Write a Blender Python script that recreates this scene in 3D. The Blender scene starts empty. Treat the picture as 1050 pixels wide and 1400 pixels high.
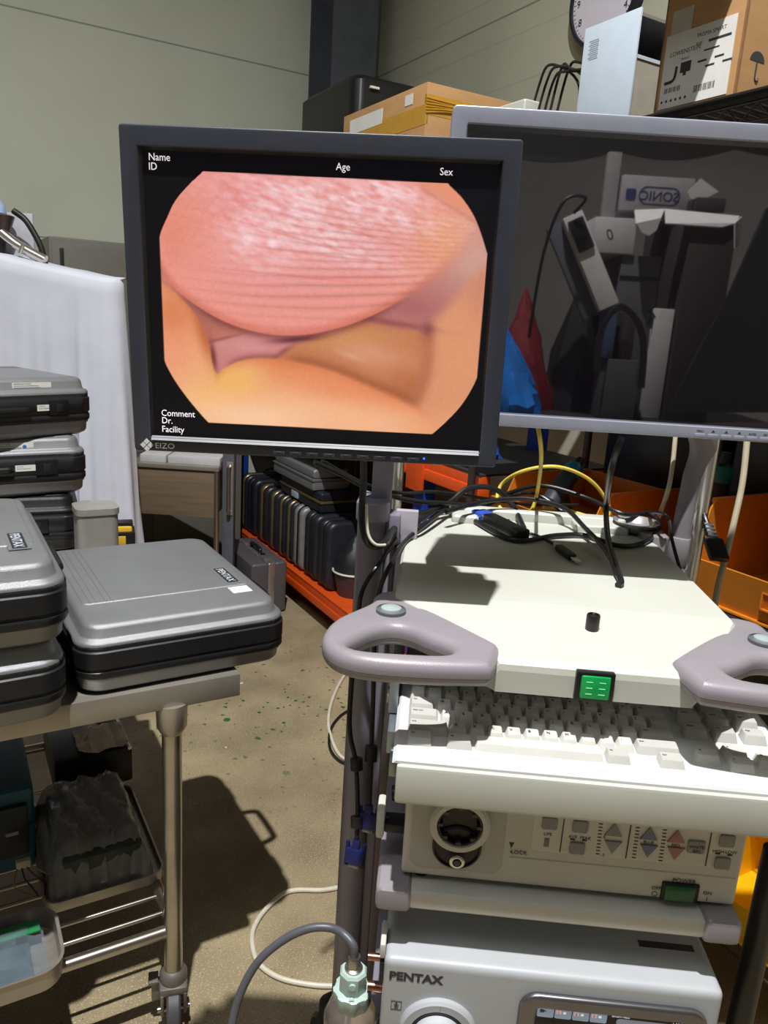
import bpy, bmesh, math, random
import numpy as np
from mathutils import Vector, Matrix
random.seed(7)
SC = bpy.context.scene
COL = SC.collection
PI = math.pi
R = math.radians
# ------------------------------------------------------------------ camera model
FPX, CAMH, PITCH, ROLL = 1050.0, 1.45, R(14.0), R(3.6)
_F = Vector((0, math.cos(PITCH), -math.sin(PITCH)))
_U0 = Vector((0, math.sin(PITCH), math.cos(PITCH)))
_R0 = Vector((1, 0, 0))
CR = _R0 * math.cos(ROLL) + _U0 * math.sin(ROLL)
CU = _U0 * math.cos(ROLL) - _R0 * math.sin(ROLL)
CAM = Vector((0, 0, CAMH))
def ray(x, y): return CR * ((x - 525) / FPX) - CU * ((y - 700) / FPX) + _F
def at_z(x, y, z):
    d = ray(x, y); return CAM + d * ((z - CAMH) / d.z)
def at_y(x, y, Y):
    d = ray(x, y); return CAM + d * (Y / d.y)
def at_d(x, y, dep): return CAM + ray(x, y) * dep
cam = bpy.data.cameras.new('camera'); camo = bpy.data.objects.new('camera', cam); COL.objects.link(camo)
camo.matrix_world = Matrix.Translation(CAM) @ Matrix((CR, CU, -_F)).transposed().to_4x4()
cam.sensor_fit = 'VERTICAL'; cam.sensor_height = 36.0; cam.lens = 36.0 * FPX / 1400.0
cam.clip_start = 0.02; cam.clip_end = 100
SC.camera = camo
# ------------------------------------------------------------------ frames
PSI, WANG = R(3.0), R(30.5)
FR = {'W': Matrix.Identity(4), 'C': Matrix.Rotation(-PSI, 4, 'Z'), 'R': Matrix.Rotation(WANG, 4, 'Z')}
FRI = {k: m.inverted() for k, m in FR.items()}
def fc(p): return FRI['C'] @ Vector(p)
def fr(p): return FRI['R'] @ Vector(p)
def at_plane(x, y, frame, axis, val):
    d = FRI[frame] @ ray(x, y); c = FRI[frame] @ CAM
    return c + d * ((val - c[axis]) / d[axis])          # in frame coordinates
# ------------------------------------------------------------------ materials
def lin(c):
    f = lambda v: v / 12.92 if v <= 0.04045 else ((v + 0.055) / 1.055) ** 2.4
    return tuple(f(v / 255.0) for v in c[:3]) + (1.0,)
MATS = {}
def mat(name, col, rough=0.5, metal=0.0, var=0.06, scale=30.0, bump=0.0, bscale=200.0, spec=0.5, coat=0.0, emit=0.0, alpha=1.0, trans=0.0, aniso=0.0, streak=None):
    if name in MATS: return MATS[name]
    m = bpy.data.materials.new(name); m.use_nodes = True
    nt = m.node_tree; N = nt.nodes; L = nt.links
    b = N['Principled BSDF']; b.inputs['Roughness'].default_value = rough; b.inputs['Metallic'].default_value = metal
    b.inputs['Specular IOR Level'].default_value = spec
    if coat: b.inputs['Coat Weight'].default_value = coat; b.inputs['Coat Roughness'].default_value = 0.06
    tc = N.new('ShaderNodeTexCoord'); mp = N.new('ShaderNodeMapping'); L.new(tc.outputs['Object'], mp.inputs['Vector'])
    if streak: mp.inputs['Scale'].default_value = streak
    nz = N.new('ShaderNodeTexNoise'); nz.inputs['Scale'].default_value = scale; nz.inputs['Detail'].default_value = 5
    L.new(mp.outputs['Vector'], nz.inputs['Vector'])
    rp = N.new('ShaderNodeValToRGB'); c = lin(col)
    rp.color_ramp.elements[0].color = tuple(v * (1 - var) for v in c[:3]) + (1,)
    rp.color_ramp.elements[1].color = tuple(min(1, v * (1 + var)) for v in c[:3]) + (1,)
    rp.color_ramp.elements[0].position = 0.35; rp.color_ramp.elements[1].position = 0.65
    L.new(nz.outputs['Fac'], rp.inputs['Fac']); L.new(rp.outputs['Color'], b.inputs['Base Color'])
    if bump:
        n2 = N.new('ShaderNodeTexNoise'); n2.inputs['Scale'].default_value = bscale; n2.inputs['Detail'].default_value = 3
        L.new(mp.outputs['Vector'], n2.inputs['Vector'])
        bp = N.new('ShaderNodeBump'); bp.inputs['Strength'].default_value = bump; bp.inputs['Distance'].default_value = 0.002
        L.new(n2.outputs['Fac'], bp.inputs['Height']); L.new(bp.outputs['Normal'], b.inputs['Normal'])
    if emit:
        L.new(rp.outputs['Color'], b.inputs['Emission Color']); b.inputs['Emission Strength'].default_value = emit
    if alpha < 1: b.inputs['Alpha'].default_value = alpha
    if trans: b.inputs['Transmission Weight'].default_value = trans; b.inputs['IOR'].default_value = 1.3
    MATS[name] = m; return m
# ------------------------------------------------------------------ objects
ORG = {}
def tag(o, label=None, cat=None, group=None, kind=None):
    if label: o['label'] = label
    if cat: o['category'] = cat
    if group: o['group'] = group
    if kind: o['kind'] = kind
    return o
def thing(name, label, cat, frame='W', base=(0, 0, 0), group=None, M=None):
    o = bpy.data.objects.new(name, None); COL.objects.link(o); o.empty_display_size = 0.05
    o.matrix_world = M if M is not None else FR[frame] @ Matrix.Translation(base)
    ORG[o.name] = Vector((0, 0, 0)) if M is not None else Vector(base)
    return tag(o, label, cat, group)
def dup(root, M=None, label=None, group=None):
    r = root.copy(); COL.objects.link(r)
    def rec(a, b):
        for ch in a.children:
            c = ch.copy(); COL.objects.link(c); c.parent = b; rec(ch, c)
    rec(root, r)
    if M is not None: r.matrix_world = M
    if label: r['label'] = label
    if group: r['group'] = group
    return r
class B:
    """collects shapes into one mesh"""
    def __init__(s): s.bm = bmesh.new(); s.bv = 0
    def _add(s, vs, fs):
        v = [s.bm.verts.new(p) for p in vs]
        for f in fs:
            try: s.bm.faces.new([v[i] for i in f])
            except ValueError: pass
        return s
    def box(s, lo, hi, bev=0.0, seg=2, M=None):
        x0, y0, z0 = lo; x1, y1, z1 = hi
        t = bmesh.new(); bmesh.ops.create_cube(t, size=1)
        for v in t.verts: v.co = Vector(((x0 + x1) / 2 + v.co.x * (x1 - x0), (y0 + y1) / 2 + v.co.y * (y1 - y0), (z0 + z1) / 2 + v.co.z * (z1 - z0)))
        if bev: bmesh.ops.bevel(t, geom=list(t.edges), offset=bev, segments=seg, profile=0.6, affect='EDGES', clamp_overlap=True)
        return s._merge(t, M)
    def _merge(s, t, M=None):
        if M is not None: bmesh.ops.transform(t, matrix=M, verts=t.verts)
        t.verts.index_update()
        s._add([v.co.copy() for v in t.verts], [[v.index for v in f.verts] for f in t.faces]); t.free(); return s
    def mesh(s, me, M=None):
        t = bmesh.new(); t.from_mesh(me); bpy.data.meshes.remove(me); return s._merge(t, M)
    def rings(s, rings, cap0=True, cap1=True, close=True):
        n = len(rings[0]); vs = [p for r in rings for p in r]; fs = []
        for i in range(len(rings) - 1):
            for j in range(n if close else n - 1):
                a, b = i * n + j, i * n + (j + 1) % n
                fs.append((a, b, b + n, a + n))
        if cap0: fs.append(tuple(range(n))[::-1])
        if cap1: fs.append(tuple(range((len(rings) - 1) * n, len(rings) * n)))
        return s._add(vs, fs)
    def cyl(s, p0, p1, r0, r1=None, n=20, cap=True):
        p0, p1 = Vector(p0), Vector(p1); r1 = r0 if r1 is None else r1
        d = (p1 - p0).normalized(); a = d.orthogonal().normalized(); b = d.cross(a)
        ring = lambda p, r: [p + a * (r * math.cos(2 * PI * k / n)) + b * (r * math.sin(2 * PI * k / n)) for k in range(n)]
        return s.rings([ring(p0, r0), ring(p1, r1)], cap, cap)
    def lathe(s, prof, o=(0, 0, 0), axis=(0, 0, 1), n=32, cap0=True, cap1=True):
        o = Vector(o); d = Vector(axis).normalized(); a = d.orthogonal().normalized(); b = d.cross(a)
        return s.rings([[o + d * z + a * (r * math.cos(2 * PI * k / n)) + b * (r * math.sin(2 * PI * k / n)) for k in range(n)] for r, z in prof], cap0, cap1)
    def tube(s, pts, r, n=10, sub=8, smooth=True):
        P = [Vector(p) for p in pts]
        if smooth and len(P) > 2:
            Q = []
            for i in range(len(P) - 1):
                p0, p1, p2, p3 = P[max(i - 1, 0)], P[i], P[i + 1], P[min(i + 2, len(P) - 1)]
                for k in range(sub):
                    t = k / sub
                    Q.append(0.5 * ((2 * p1) + (p2 - p0) * t + (2 * p0 - 5 * p1 + 4 * p2 - p3) * t * t + (3 * p1 - p0 - 3 * p2 + p3) * t ** 3))
            Q.append(P[-1]); P = Q
        rr = r if callable(r) else (lambda t: r)
        up = None; rings = []
        for i, p in enumerate(P):
            d = (P[min(i + 1, len(P) - 1)] - P[max(i - 1, 0)]).normalized()
            if up is None: up = d.orthogonal().normalized()
            up = (up - d * up.dot(d)).normalized(); b = d.cross(up); q = rr(i / (len(P) - 1))
            rings.append([p + up * (q * math.cos(2 * PI * k / n)) + b * (q * math.sin(2 * PI * k / n)) for k in range(n)])
        return s.rings(rings)
    def prism(s, outer, z0, z1, holes=(), bev=0.0, res=3, M=None):
        """2-D outline (with holes) extruded along z with rounded edges"""
        cu = bpy.data.curves.new('t', 'CURVE'); cu.dimensions = '2D'; cu.fill_mode = 'BOTH'
        for pl in [outer] + list(holes):
            sp = cu.splines.new('POLY'); sp.points.add(len(pl) - 1); sp.use_cyclic_u = True
            for q, p in zip(sp.points, pl): q.co = (p[0], p[1], 0, 1)
        h = (z1 - z0) / 2; cu.extrude = max(h - bev, 0.0); cu.bevel_depth = bev; cu.bevel_resolution = res; cu.offset = -bev
        o = bpy.data.objects.new('t', cu); me = bpy.data.meshes.new_from_object(o)
        bpy.data.objects.remove(o); bpy.data.curves.remove(cu)
        T = Matrix.Translation((0, 0, (z0 + z1) / 2))
        s.mesh(me, (M @ T) if M is not None else T)
        bmesh.ops.remove_doubles(s.bm, verts=s.bm.verts, dist=1e-6); return s
    def text(s, txt, size, M, ext=0.0002, align='LEFT', xs=1.0, shear=0.0, off=0.0):
        cu = bpy.data.curves.new('t', 'FONT'); cu.body = txt; cu.size = size; cu.extrude = ext; cu.align_x = align; cu.shear = shear; cu.offset = off
        cu.resolution_u = 3
        o = bpy.data.objects.new('t', cu); me = bpy.data.meshes.new_from_object(o)
        bpy.data.objects.remove(o); bpy.data.curves.remove(cu)
        return s.mesh(me, M @ Matrix.Diagonal((xs, 1, 1, 1)))
    def build(s, name, m, parent=None, frame='W', base=None, ang=35, smooth=True):
        bmesh.ops.recalc_face_normals(s.bm, faces=s.bm.faces)
        me = bpy.data.meshes.new(name)
        off = ORG[parent.name] if parent is not None else Vector(base if base is not None else (0, 0, 0))
        for v in s.bm.verts: v.co -= off
        s.bm.to_mesh(me); s.bm.free()
        me.materials.append(m)
        if smooth:
            me.polygons.foreach_set('use_smooth', [True] * len(me.polygons)); me.set_sharp_from_angle(angle=R(ang))
        o = bpy.data.objects.new(name, me); COL.objects.link(o)
        if parent is not None: o.parent = parent
        else: o.matrix_world = FR[frame] @ Matrix.Translation(off)
        ORG[o.name] = off
        return o
def rrect(x0, x1, y0, y1, r, n=6):
    out = []
    for cx, cy, a0 in ((x1 - r, y1 - r, 0), (x0 + r, y1 - r, PI / 2), (x0 + r, y0 + r, PI), (x1 - r, y0 + r, 1.5 * PI)):
        for k in range(n + 1):
            a = a0 + PI / 2 * k / n; out.append((cx + r * math.cos(a), cy + r * math.sin(a)))
    return out
def at3(ring, z): return [Vector((p[0], p[1], z)) for p in ring]
# matrix of a sheet: local x -> X, local y -> Y, normal -> XxY, origin o
def sheet(o, X, Y):
    X = Vector(X).normalized(); Y = Vector(Y).normalized(); Z = X.cross(Y)
    return Matrix.Translation(o) @ Matrix((X, Y, Z)).transposed().to_4x4()
def front(x, y, z): return sheet((x, y, z), (1, 0, 0), (0, 0, 1))      # faces -y
def single(b, name, m, label, cat, frame='W', base=(0, 0, 0), group=None, **k):
    return tag(b.build(name, m, None, frame, base, **k), label, cat, group)
def struct(b, name, m, frame='R'):
    return tag(b.build(name, m, None, frame, smooth=False), kind='structure')
# ------------------------------------------------------------------ the room
A0, A1, B0, B1, HC = -4.2, 2.35, -4.0, 4.38, 6.2
def wall_mat(name, col, z0, sp, faint):
    m = mat(name, col, 0.62, var=0.05, scale=1.6, bump=0.05, bscale=60)
    nt = m.node_tree; N = nt.nodes; L = nt.links; b = N['Principled BSDF']
    tc = N.new('ShaderNodeTexCoord'); sx = N.new('ShaderNodeSeparateXYZ'); L.new(tc.outputs['Object'], sx.inputs[0])
    def line(z0, sp, wid):
        a = N.new('ShaderNodeMath'); a.operation = 'SUBTRACT'; L.new(sx.outputs['Z'], a.inputs[0]); a.inputs[1].default_value = z0
        d = N.new('ShaderNodeMath'); d.operation = 'PINGPONG'; L.new(a.outputs[0], d.inputs[0]); d.inputs[1].default_value = sp / 2
        c = N.new('ShaderNodeMath'); c.operation = 'LESS_THAN'; L.new(d.outputs[0], c.inputs[0]); c.inputs[1].default_value = wid
        return c
    base = b.inputs['Base Color'].links[0].from_socket
    for (z, s_, w, f) in ((z0, sp, 0.004, 0.55), (z0 + 0.1, faint, 0.003, 0.16)):
        if not s_: continue
        l = line(z, s_, w); k = N.new('ShaderNodeMath'); k.operation = 'MULTIPLY'; L.new(l.outputs[0], k.inputs[0]); k.inputs[1].default_value = f
        mx = N.new('ShaderNodeMix'); mx.data_type = 'RGBA'; L.new(k.outputs[0], mx.inputs['Factor']); L.new(base, mx.inputs[6]); mx.inputs[7].default_value = lin((60, 60, 52))
        base = mx.outputs[2]
    L.new(base, b.inputs['Base Color']); return m
WL = wall_mat('panel_wall_left', (190, 195, 179), 2.748, 1.0, 0)
WR = wall_mat('panel_wall_right', (186, 187, 166), 2.82, 1.0, 0.2)
struct(B().box((A0, B1, 0), (A1 + .1, B1 + .1, HC)), 'wall_left', WL)
struct(B().box((A1, B0, 0), (A1 + .1, B1, HC)), 'wall_right', WR)
WB = mat('plain_wall', (120, 117, 116), 0.7, var=0.08, scale=2)
struct(B().box((A0 - .1, B0 - .1, 0), (A1 + .1, B0, HC)), 'wall_back', WB)
struct(B().box((A0 - .1, B0, 0), (A0, B1 + .1, HC)), 'wall_side', WB)
struct(B().box((A0 - .1, B0 - .1, HC), (A1 + .1, B1 + .1, HC + .1)), 'ceiling', mat('ceiling_paint', (190, 190, 186), 0.8))
# concrete floor with green paint splashes
def floor_mat():
    m = mat('concrete_floor', (156, 142, 112), 0.55, var=0.2, scale=5, bump=0.25, bscale=90, spec=0.35)
    nt = m.node_tree; N = nt.nodes; L = nt.links; b = N['Principled BSDF']
    tc = N.new('ShaderNodeTexCoord'); base = b.inputs['Base Color'].links[0].from_socket
    def mixin(fac, col, base):
        mx = N.new('ShaderNodeMix'); mx.data_type = 'RGBA'; L.new(fac, mx.inputs['Factor']); L.new(base, mx.inputs[6]); mx.inputs[7].default_value = lin(col); return mx.outputs[2]
    def noise(scale, detail, lo, hi):
        n = N.new('ShaderNodeTexNoise'); n.inputs['Scale'].default_value = scale; n.inputs['Detail'].default_value = detail
        L.new(tc.outputs['Object'], n.inputs['Vector'])
        r = N.new('ShaderNodeMapRange'); L.new(n.outputs['Fac'], r.inputs['Value']); r.inputs['From Min'].default_value = lo; r.inputs['From Max'].default_value = hi; return r.outputs[0]
    base = mixin(noise(260, 2, 0.58, 0.68), (205, 192, 165), base)
    base = mixin(noise(150, 2, 0.66, 0.74), (88, 76, 58), base)
    base = mixin(noise(1.6, 6, 0.45, 0.95), (112, 98, 76), base)
    def near(c, r0, r1):
        v = N.new('ShaderNodeVectorMath'); v.operation = 'DISTANCE'; L.new(tc.outputs['Object'], v.inputs[0]); v.inputs[1].default_value = c
        r = N.new('ShaderNodeMapRange'); L.new(v.outputs['Value'], r.inputs['Value']); r.inputs['From Min'].default_value = r1; r.inputs['From Max'].default_value = r0; return r.outputs[0]
    def mul(a, c):
        k = N.new('ShaderNodeMath'); k.operation = 'MULTIPLY'; L.new(a, k.inputs[0]); L.new(c, k.inputs[1]); return k.outputs[0]
    def spots(scale, thr, rnd):
        v = N.new('ShaderNodeTexVoronoi'); v.inputs['Scale'].default_value = scale; v.inputs['Randomness'].default_value = 1.0
        n = N.new('ShaderNodeTexNoise'); n.inputs['Scale'].default_value = 60; L.new(tc.outputs['Object'], n.inputs['Vector'])
        mv = N.new('ShaderNodeVectorMath'); mv.operation = 'MULTIPLY_ADD'; L.new(n.outputs['Color'], mv.inputs[0]); mv.inputs[1].default_value = (0.02,) * 3; L.new(tc.outputs['Object'], mv.inputs[2])
        L.new(mv.outputs[0], v.inputs['Vector'])
        sep = N.new('ShaderNodeSeparateColor'); L.new(v.outputs['Color'], sep.inputs[0])
        t = N.new('ShaderNodeMath'); t.operation = 'MULTIPLY'; L.new(sep.outputs[0], t.inputs[0]); t.inputs[1].default_value = thr
        g = N.new('ShaderNodeMath'); g.operation = 'LESS_THAN'; L.new(v.outputs['Distance'], g.inputs[0]); L.new(t.outputs[0], g.inputs[1])
        p = N.new('ShaderNodeMath'); p.operation = 'GREATER_THAN'; L.new(sep.outputs[1], p.inputs[0]); p.inputs[1].default_value = rnd
        return mul(g.outputs[0], p.outputs[0])
    c1 = fr(at_z(385, 955, 0)); c2 = fr(at_z(420, 985, 0))
    base = mixin(mul(spots(38, 0.30, 0.35), near(c1, 0.15, 0.95)), (28, 92, 52), base)
    base = mixin(mul(spots(13, 0.2, 0.45), near(c1, 0.2, 0.8)), (24, 88, 50), base)
    base = mixin(mul(spots(14, 0.12, 0.93), near(c2, 2.5, 3.0)), (214, 200, 160), base)
    L.new(base, b.inputs['Base Color']); return m
struct(B().box((A0 - .1, B0 - .1, -.1), (A1 + .1, B1 + .1, 0)), 'floor', floor_mat())
# steel column standing in the corner
STEEL_DK = mat('dark_painted_steel', (74, 78, 86), 0.5, 0.1, var=0.12, scale=12)
bb = B(); p0 = at_plane(453, 60, 'R', 1, B1 - .28); p1 = A1
a0 = p0.x; am = (a0 + 0.28)
bb.box((a0, B1 - .30, 0), (a0 + .26, B1 - .286, HC)); bb.box((a0, B1 - .014, 0), (a0 + .26, B1, HC)); bb.box((a0 + .123, B1 - .29, 0), (a0 + .137, B1, HC))
struct(bb, 'trim_1', STEEL_DK)
# grey panel door standing against the left wall
GREY = mat('grey_panel', (112, 110, 102), 0.5, var=0.05)
pt = at_plane(66, 322, 'R', 1, B1 - .35); pw = at_plane(190, 335, 'R', 1, B1 - .35)
t = thing('storage_cabinet', 'grey metal cabinet against the green wall, behind the white sheet', 'cabinet', 'R', (pt.x, B1 - .35, 0))
B().box((pt.x, B1 - .35, 0), (pt.x + .95, B1 - .01, pt.z), .008).build('body', GREY, t)
B().box((pt.x + .012, B1 - .358, .06), (pt.x + .44, B1 - .351, pt.z - .03), .003).build('door', GREY, t)
B().box((pt.x + .46, B1 - .358, .06), (pt.x + .93, B1 - .351, pt.z - .03), .003).build('door', GREY, t)
B().box((pt.x + .045, B1 - .366, pt.z - .62), (pt.x + .062, B1 - .356, pt.z - .05), .002).build('handle', mat('black_plastic', (16, 16, 18), 0.42, var=0.1), t)
# round wall clock
c = at_plane(835, -6, 'R', 0, A1)
t = thing('wall_clock', 'round white wall clock with black numerals on the right wall', 'clock', 'R', (A1, c.y, c.z))
def wallM(y, z, x=A1): return sheet((x, y, z), (0, -1, 0), (0, 0, 1))
rc = 0.187
B().lathe([(rc, 0), (rc, .035), (rc - .004, .042), (rc - .016, .042), (rc - .018, .03), (0.001, .03)], (A1, c.y, c.z), (-1, 0, 0), 48).build('case', mat('clock_rim', (52, 54, 66), 0.3, 0.5), t)
B().lathe([(rc - .017, .030), (rc - .017, .0325), (.001, .0325)], (A1, c.y, c.z), (-1, 0, 0), 48).build('dial', mat('clock_dial', (226, 222, 235), 0.5, var=0.01), t)
nb = B()
for k in range(1, 13):
    a = PI / 2 - k * PI / 6; rr = rc - .048
    nb.text(str(k), 0.038, wallM(c.y - rr * math.cos(a), c.z + rr * math.sin(a) - .013, A1 - .0335), align='CENTER')
for k in range(60):
    a = k * PI / 30; r0, r1 = rc - .022, rc - (.030 if k % 5 else .034)
    nb.tube([(A1 - .0335, c.y - r0 * math.cos(a), c.z + r0 * math.sin(a)), (A1 - .0335, c.y - r1 * math.cos(a), c.z + r1 * math.sin(a))], .0009, 4, smooth=False)
nb.build('numerals', mat('black_ink', (20, 20, 24), 0.6), t)
for a, l, w in ((R(150), .08, .004), (R(35), .115, .003)):
    B().tube([(A1 - .037, c.y, c.z), (A1 - .037, c.y - l * math.cos(a), c.z + l * math.sin(a))], w, 6, smooth=False).build('hand', MATS['black_ink'], t)
# ------------------------------------------------------------------ lights
def lamp(name, kind, loc, e, col=(1, 1, 1), size=.1, rot=(0, 0, 0), sy=None):
    l = bpy.data.lights.new(name, kind); l.energy = e; l.color = col
    if kind == 'AREA': l.size = size; l.shape = 'RECTANGLE' if sy else 'DISK'; l.size_y = sy or size
    elif kind == 'POINT' or kind == 'SPOT': l.shadow_soft_size = size
    o = bpy.data.objects.new(name, l); o.location = loc; o.rotation_euler = rot; COL.objects.link(o); return o
key = lamp('high_bay_lamp', 'SPOT', (-.2, -.1, 5.5), 1420, (1.0, .985, .965), .04)
key.data.spot_size = R(142); key.data.spot_blend = 1.0
lamp('ceiling_fill', 'AREA', (-1.8, -1.2, 6.1), 66, (.97, .985, 1.0), 2.6)  # added soft fill for the shaded fronts, not a known lamp
SC.world = bpy.data.worlds.new('world'); SC.world.use_nodes = True
SC.world.node_tree.nodes['Background'].inputs[0].default_value = (.8, .85, 1, 1)
SC.world.node_tree.nodes['Background'].inputs[1].default_value = .3
vs = SC.view_settings
vs.view_transform = 'Standard'; vs.look = 'None'; vs.gamma = 1; vs.exposure = 0.0; vs.use_curve_mapping = False
SC.cycles.use_denoising = True; SC.cycles.max_bounces = 8; SC.cycles.caustics_reflective = False; SC.cycles.caustics_refractive = False
SC.cycles.sample_clamp_indirect = 4.0
# ------------------------------------------------------------------ endoscopy cart (frame C: x right, y away, z up)
CREAM = mat('cream_plastic', (197, 199, 190), 0.42, var=0.025, scale=8, bump=0.04, bscale=500)
CREAM2 = mat('cream_panel', (204, 204, 198), 0.45, var=0.03, scale=8, bump=0.04, bscale=500)
MAUVE = mat('mauve_grey_plastic', (142, 137, 144), 0.36, var=0.03, scale=10, bump=0.12, bscale=700)
COLGREY = mat('grey_extrusion', (132, 129, 144), 0.45, 0.15, var=0.05, scale=10)
COLDK = mat('dark_extrusion', (90, 83, 86), 0.4, 0.3, var=0.08, scale=10)
BLACK = MATS['black_plastic']; RUB = mat('black_rubber', (26, 26, 28), 0.5, var=0.15, scale=30)
STEEL = mat('brushed_steel', (176, 170, 160), 0.28, 0.95, var=0.08, scale=20)
CHROME = mat('chrome', (216, 212, 204), 0.2, 0.9, var=0.03)
INK = mat('dark_print', (52, 52, 58), 0.6, var=0.02)
GREENG = mat('green_switch', (18, 150, 74), 0.18, var=0.1, emit=0.25)
cart = thing('endoscopy_cart', 'cream and grey medical trolley with looped handles carrying the monitors and processors', 'medical cart', 'C', (.19, 1.05, 0))
XL, XR = -.028, .404
# top shelf
sec = []
def secring(y, xl, xr, zt, zb=1.056, b=.004):
    return [Vector(p) for p in ((xl, y, zb), (xr, y, zb), (xr, y, zt - b), (xr - b, y, zt), (xl + b, y, zt), (xl, y, zt - b))]
TL_, TR_ = .094, .312
sec = [secring(.792, TL_, TR_, 1.082, 1.056), secring(.7935, TL_, TR_, 1.089), secring(.80, TL_ - .006, TR_ + .004, 1.094), secring(.872, .025, .37, 1.101), secring(.935, XL, XR, 1.107), secring(.945, XL, XR, 1.108), secring(1.28, XL, XR, 1.108), secring(1.405, XL + .07, XR - .03, 1.108)]
B().rings(sec).build('top_shelf', CREAM, cart, ang=4)
b = B()
b.box((XL + .075, 1.375, 1.104), (XR - .035, 1.405, 1.126), .007, 3)
for x0, x1 in ((XL + .08, .10), (.27, XR - .04)): b.box((x0, 1.33, 1.104), (x1, 1.38, 1.122), .007, 3)
b.build('rear_ledge', CREAM, cart)
# looped push handles
def Lh(x, y, z=1.088): return fc(at_z(430 + x / 3.889, 800 + y / 3.889, z))
out = [(36, 345), (44, 300), (72, 258), (120, 222), (190, 190), (265, 158), (308, 132), (306, 108), (335, 88), (400, 78), (480, 80), (516, 92), (525, 140), (600, 178), (760, 258), (962, 363), (982, 378), (968, 430), (944, 492), (916, 497), (820, 496), (600, 490), (300, 470), (150, 440), (65, 395)]
hole = [(170, 326), (250, 283), (330, 250), (420, 238), (505, 253), (600, 298), (732, 345), (734, 372), (695, 396), (440, 384), (250, 370), (182, 350)]
hx = (fc(at_z(536, 828, 1.105)).x + fc(at_z(1035, 868, 1.105)).x) / 2
def chaikin(p, n):
    for _ in range(n):
        q = []
        for i in range(len(p)):
            a, b_ = p[i], p[(i + 1) % len(p)]; q += [(a[0] * .75 + b_[0] * .25, a[1] * .75 + b_[1] * .25), (a[0] * .25 + b_[0] * .75, a[1] * .25 + b_[1] * .75)]
        p = q
    return p
def handle(mir):
    f = lambda q: (lambda p: ((2 * hx - p.x) if mir else p.x, p.y))(Lh(*q))
    fh = lambda q: (lambda p: ((2 * hx - p.x) if mir else p.x, p.y))(Lh(q[0], q[1], 1.096))
    o = [f(q) for q in out]; h = [fh(q) for q in hole]
    pb = (lambda p: ((2 * hx - p.x) if mir else p.x, p.y))(Lh(408, 118, 1.110))
    if mir: o.reverse(); h.reverse()
    hb = B().prism(chaikin(o, 2), 1.074, 1.104, [chaikin(h, 2)], .0125, 6).build('handle', MAUVE, cart, ang=50)
    B().prism(chaikin([(x_ + (hx - x_) * .0, y_) for x_, y_ in o], 2), 1.0858, 1.0866, [chaikin(h, 2)], 0).build('parting_line', mat('dark_seam', (84, 80, 84), 0.6), hb)
    B().lathe([(.0185, 1.096), (.0185, 1.108), (.0165, 1.109), (.0165, 1.1075), (.0001, 1.1075)], (pb[0], pb[1], 0)).build('button_ring', mat('ring_grey', (96, 100, 104), 0.4), hb)
    B().lathe([(.0135, 1.106), (.0125, 1.110), (.009, 1.1115), (.0001, 1.112)], (pb[0], pb[1], 0)).build('cap_button', mat('pale_button', (160, 172, 172), 0.25), hb)
    # boss tying the loop to the shelf
handle(False); handle(True)
# power rocker on the lip
y = .7925
sw = B().box((.181, y - .006, 1.0565), (.2235, y + .004, 1.0905), .002).build('power_switch', BLACK, cart)
B().box((.1865, y - .0085, 1.060), (.2185, y - .003, 1.087), .0025).build('rocker', GREENG, sw)
b = B()
for k, z in enumerate((1.066, 1.073, 1.080)):
    b.box((.192, y - .0088, z), (.199, y - .0083, z + .0009)); b.box((.206, y - .0088, z), (.213, y - .0083, z + .0009))
b.build('indicator_mark', mat('pale_green', (150, 235, 180), 0.4, emit=.3), sw)
# keyboard tray
B().box((-.008, .733, .9425), (.45, 1.10, .9885), .004).build('keyboard_tray', CREAM, cart)
b = B(); b.box((-.022, .80, .962), (-.012, 1.15, .990), .001); b.box((-.017, .775, .948), (-.009, .80, .966), .001); b.box((-.024, .84, .992), (-.013, 1.1, 1.04), .001)
for k in range(5): b.box((-.027, .85 + .02 * k, 1.0), (-.022, .858 + .02 * k, 1.008))
b.build('slide_rail', mat('zinc', (150, 160, 166), 0.35, 0.8, var=0.08), cart)
# columns
def extr(b, pl, z0, z1): return b.prism(pl, z0, z1, bev=.004)
cx = at_plane(455, 1320, 'C', 1, 1.17).x
cl = B(); cl.prism(rrect(cx, cx + .045, 1.165, 1.265, .02), .19, 1.165, bev=.002)
cl.build('column', COLGREY, cart)
b = B()
for k in range(7): b.box((cx - .0004, 1.183 + k * .010, .2), (cx + .003, 1.188 + k * .010, 1.15))
b.build('column_rib', COLDK, cart)
B().box((cx + .045, 1.19, .2), (cx + .062, 1.26, 1.14), .003).build('column_channel', COLGREY, cart)
B().box((cx + .062, 1.18, .2), (cx + .088, 1.26, 1.10), .004).build('column_channel', COLDK, cart)
B().prism(rrect(cx - .003, cx + .050, 1.160, 1.27, .02), 1.14, 1.172, bev=.004).build('column_cap', COLGREY, cart)
B().box((cx + .045, 1.185, 1.10), (cx + .068, 1.23, 1.15), .004).build('column_clamp', COLGREY, cart)
B().box((cx + .060, 1.20, 1.10), (cx + .096, 1.215, 1.155), .002).build('mounting_plate', mat('pale_lilac_metal', (176, 172, 182), 0.45), cart)
rx = XR + .03
B().prism(rrect(rx - .01, rx + .035, 1.31, 1.40, .02), .19, 1.06, bev=.002).build('column', COLGREY, cart)
B().prism([(XR - .030, 1.40), (XR - .022, 1.315), (XR + .012, 1.29), (XR + .022, 1.305), (XR + .022, 1.40)], 1.07, 1.119, bev=.004).build('corner_bracket', MAUVE, cart)
B().cyl((XR - .002, 1.34, 1.118), (XR - .002, 1.34, 1.1202), .004).build('bracket_screw', COLDK, cart)
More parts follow.
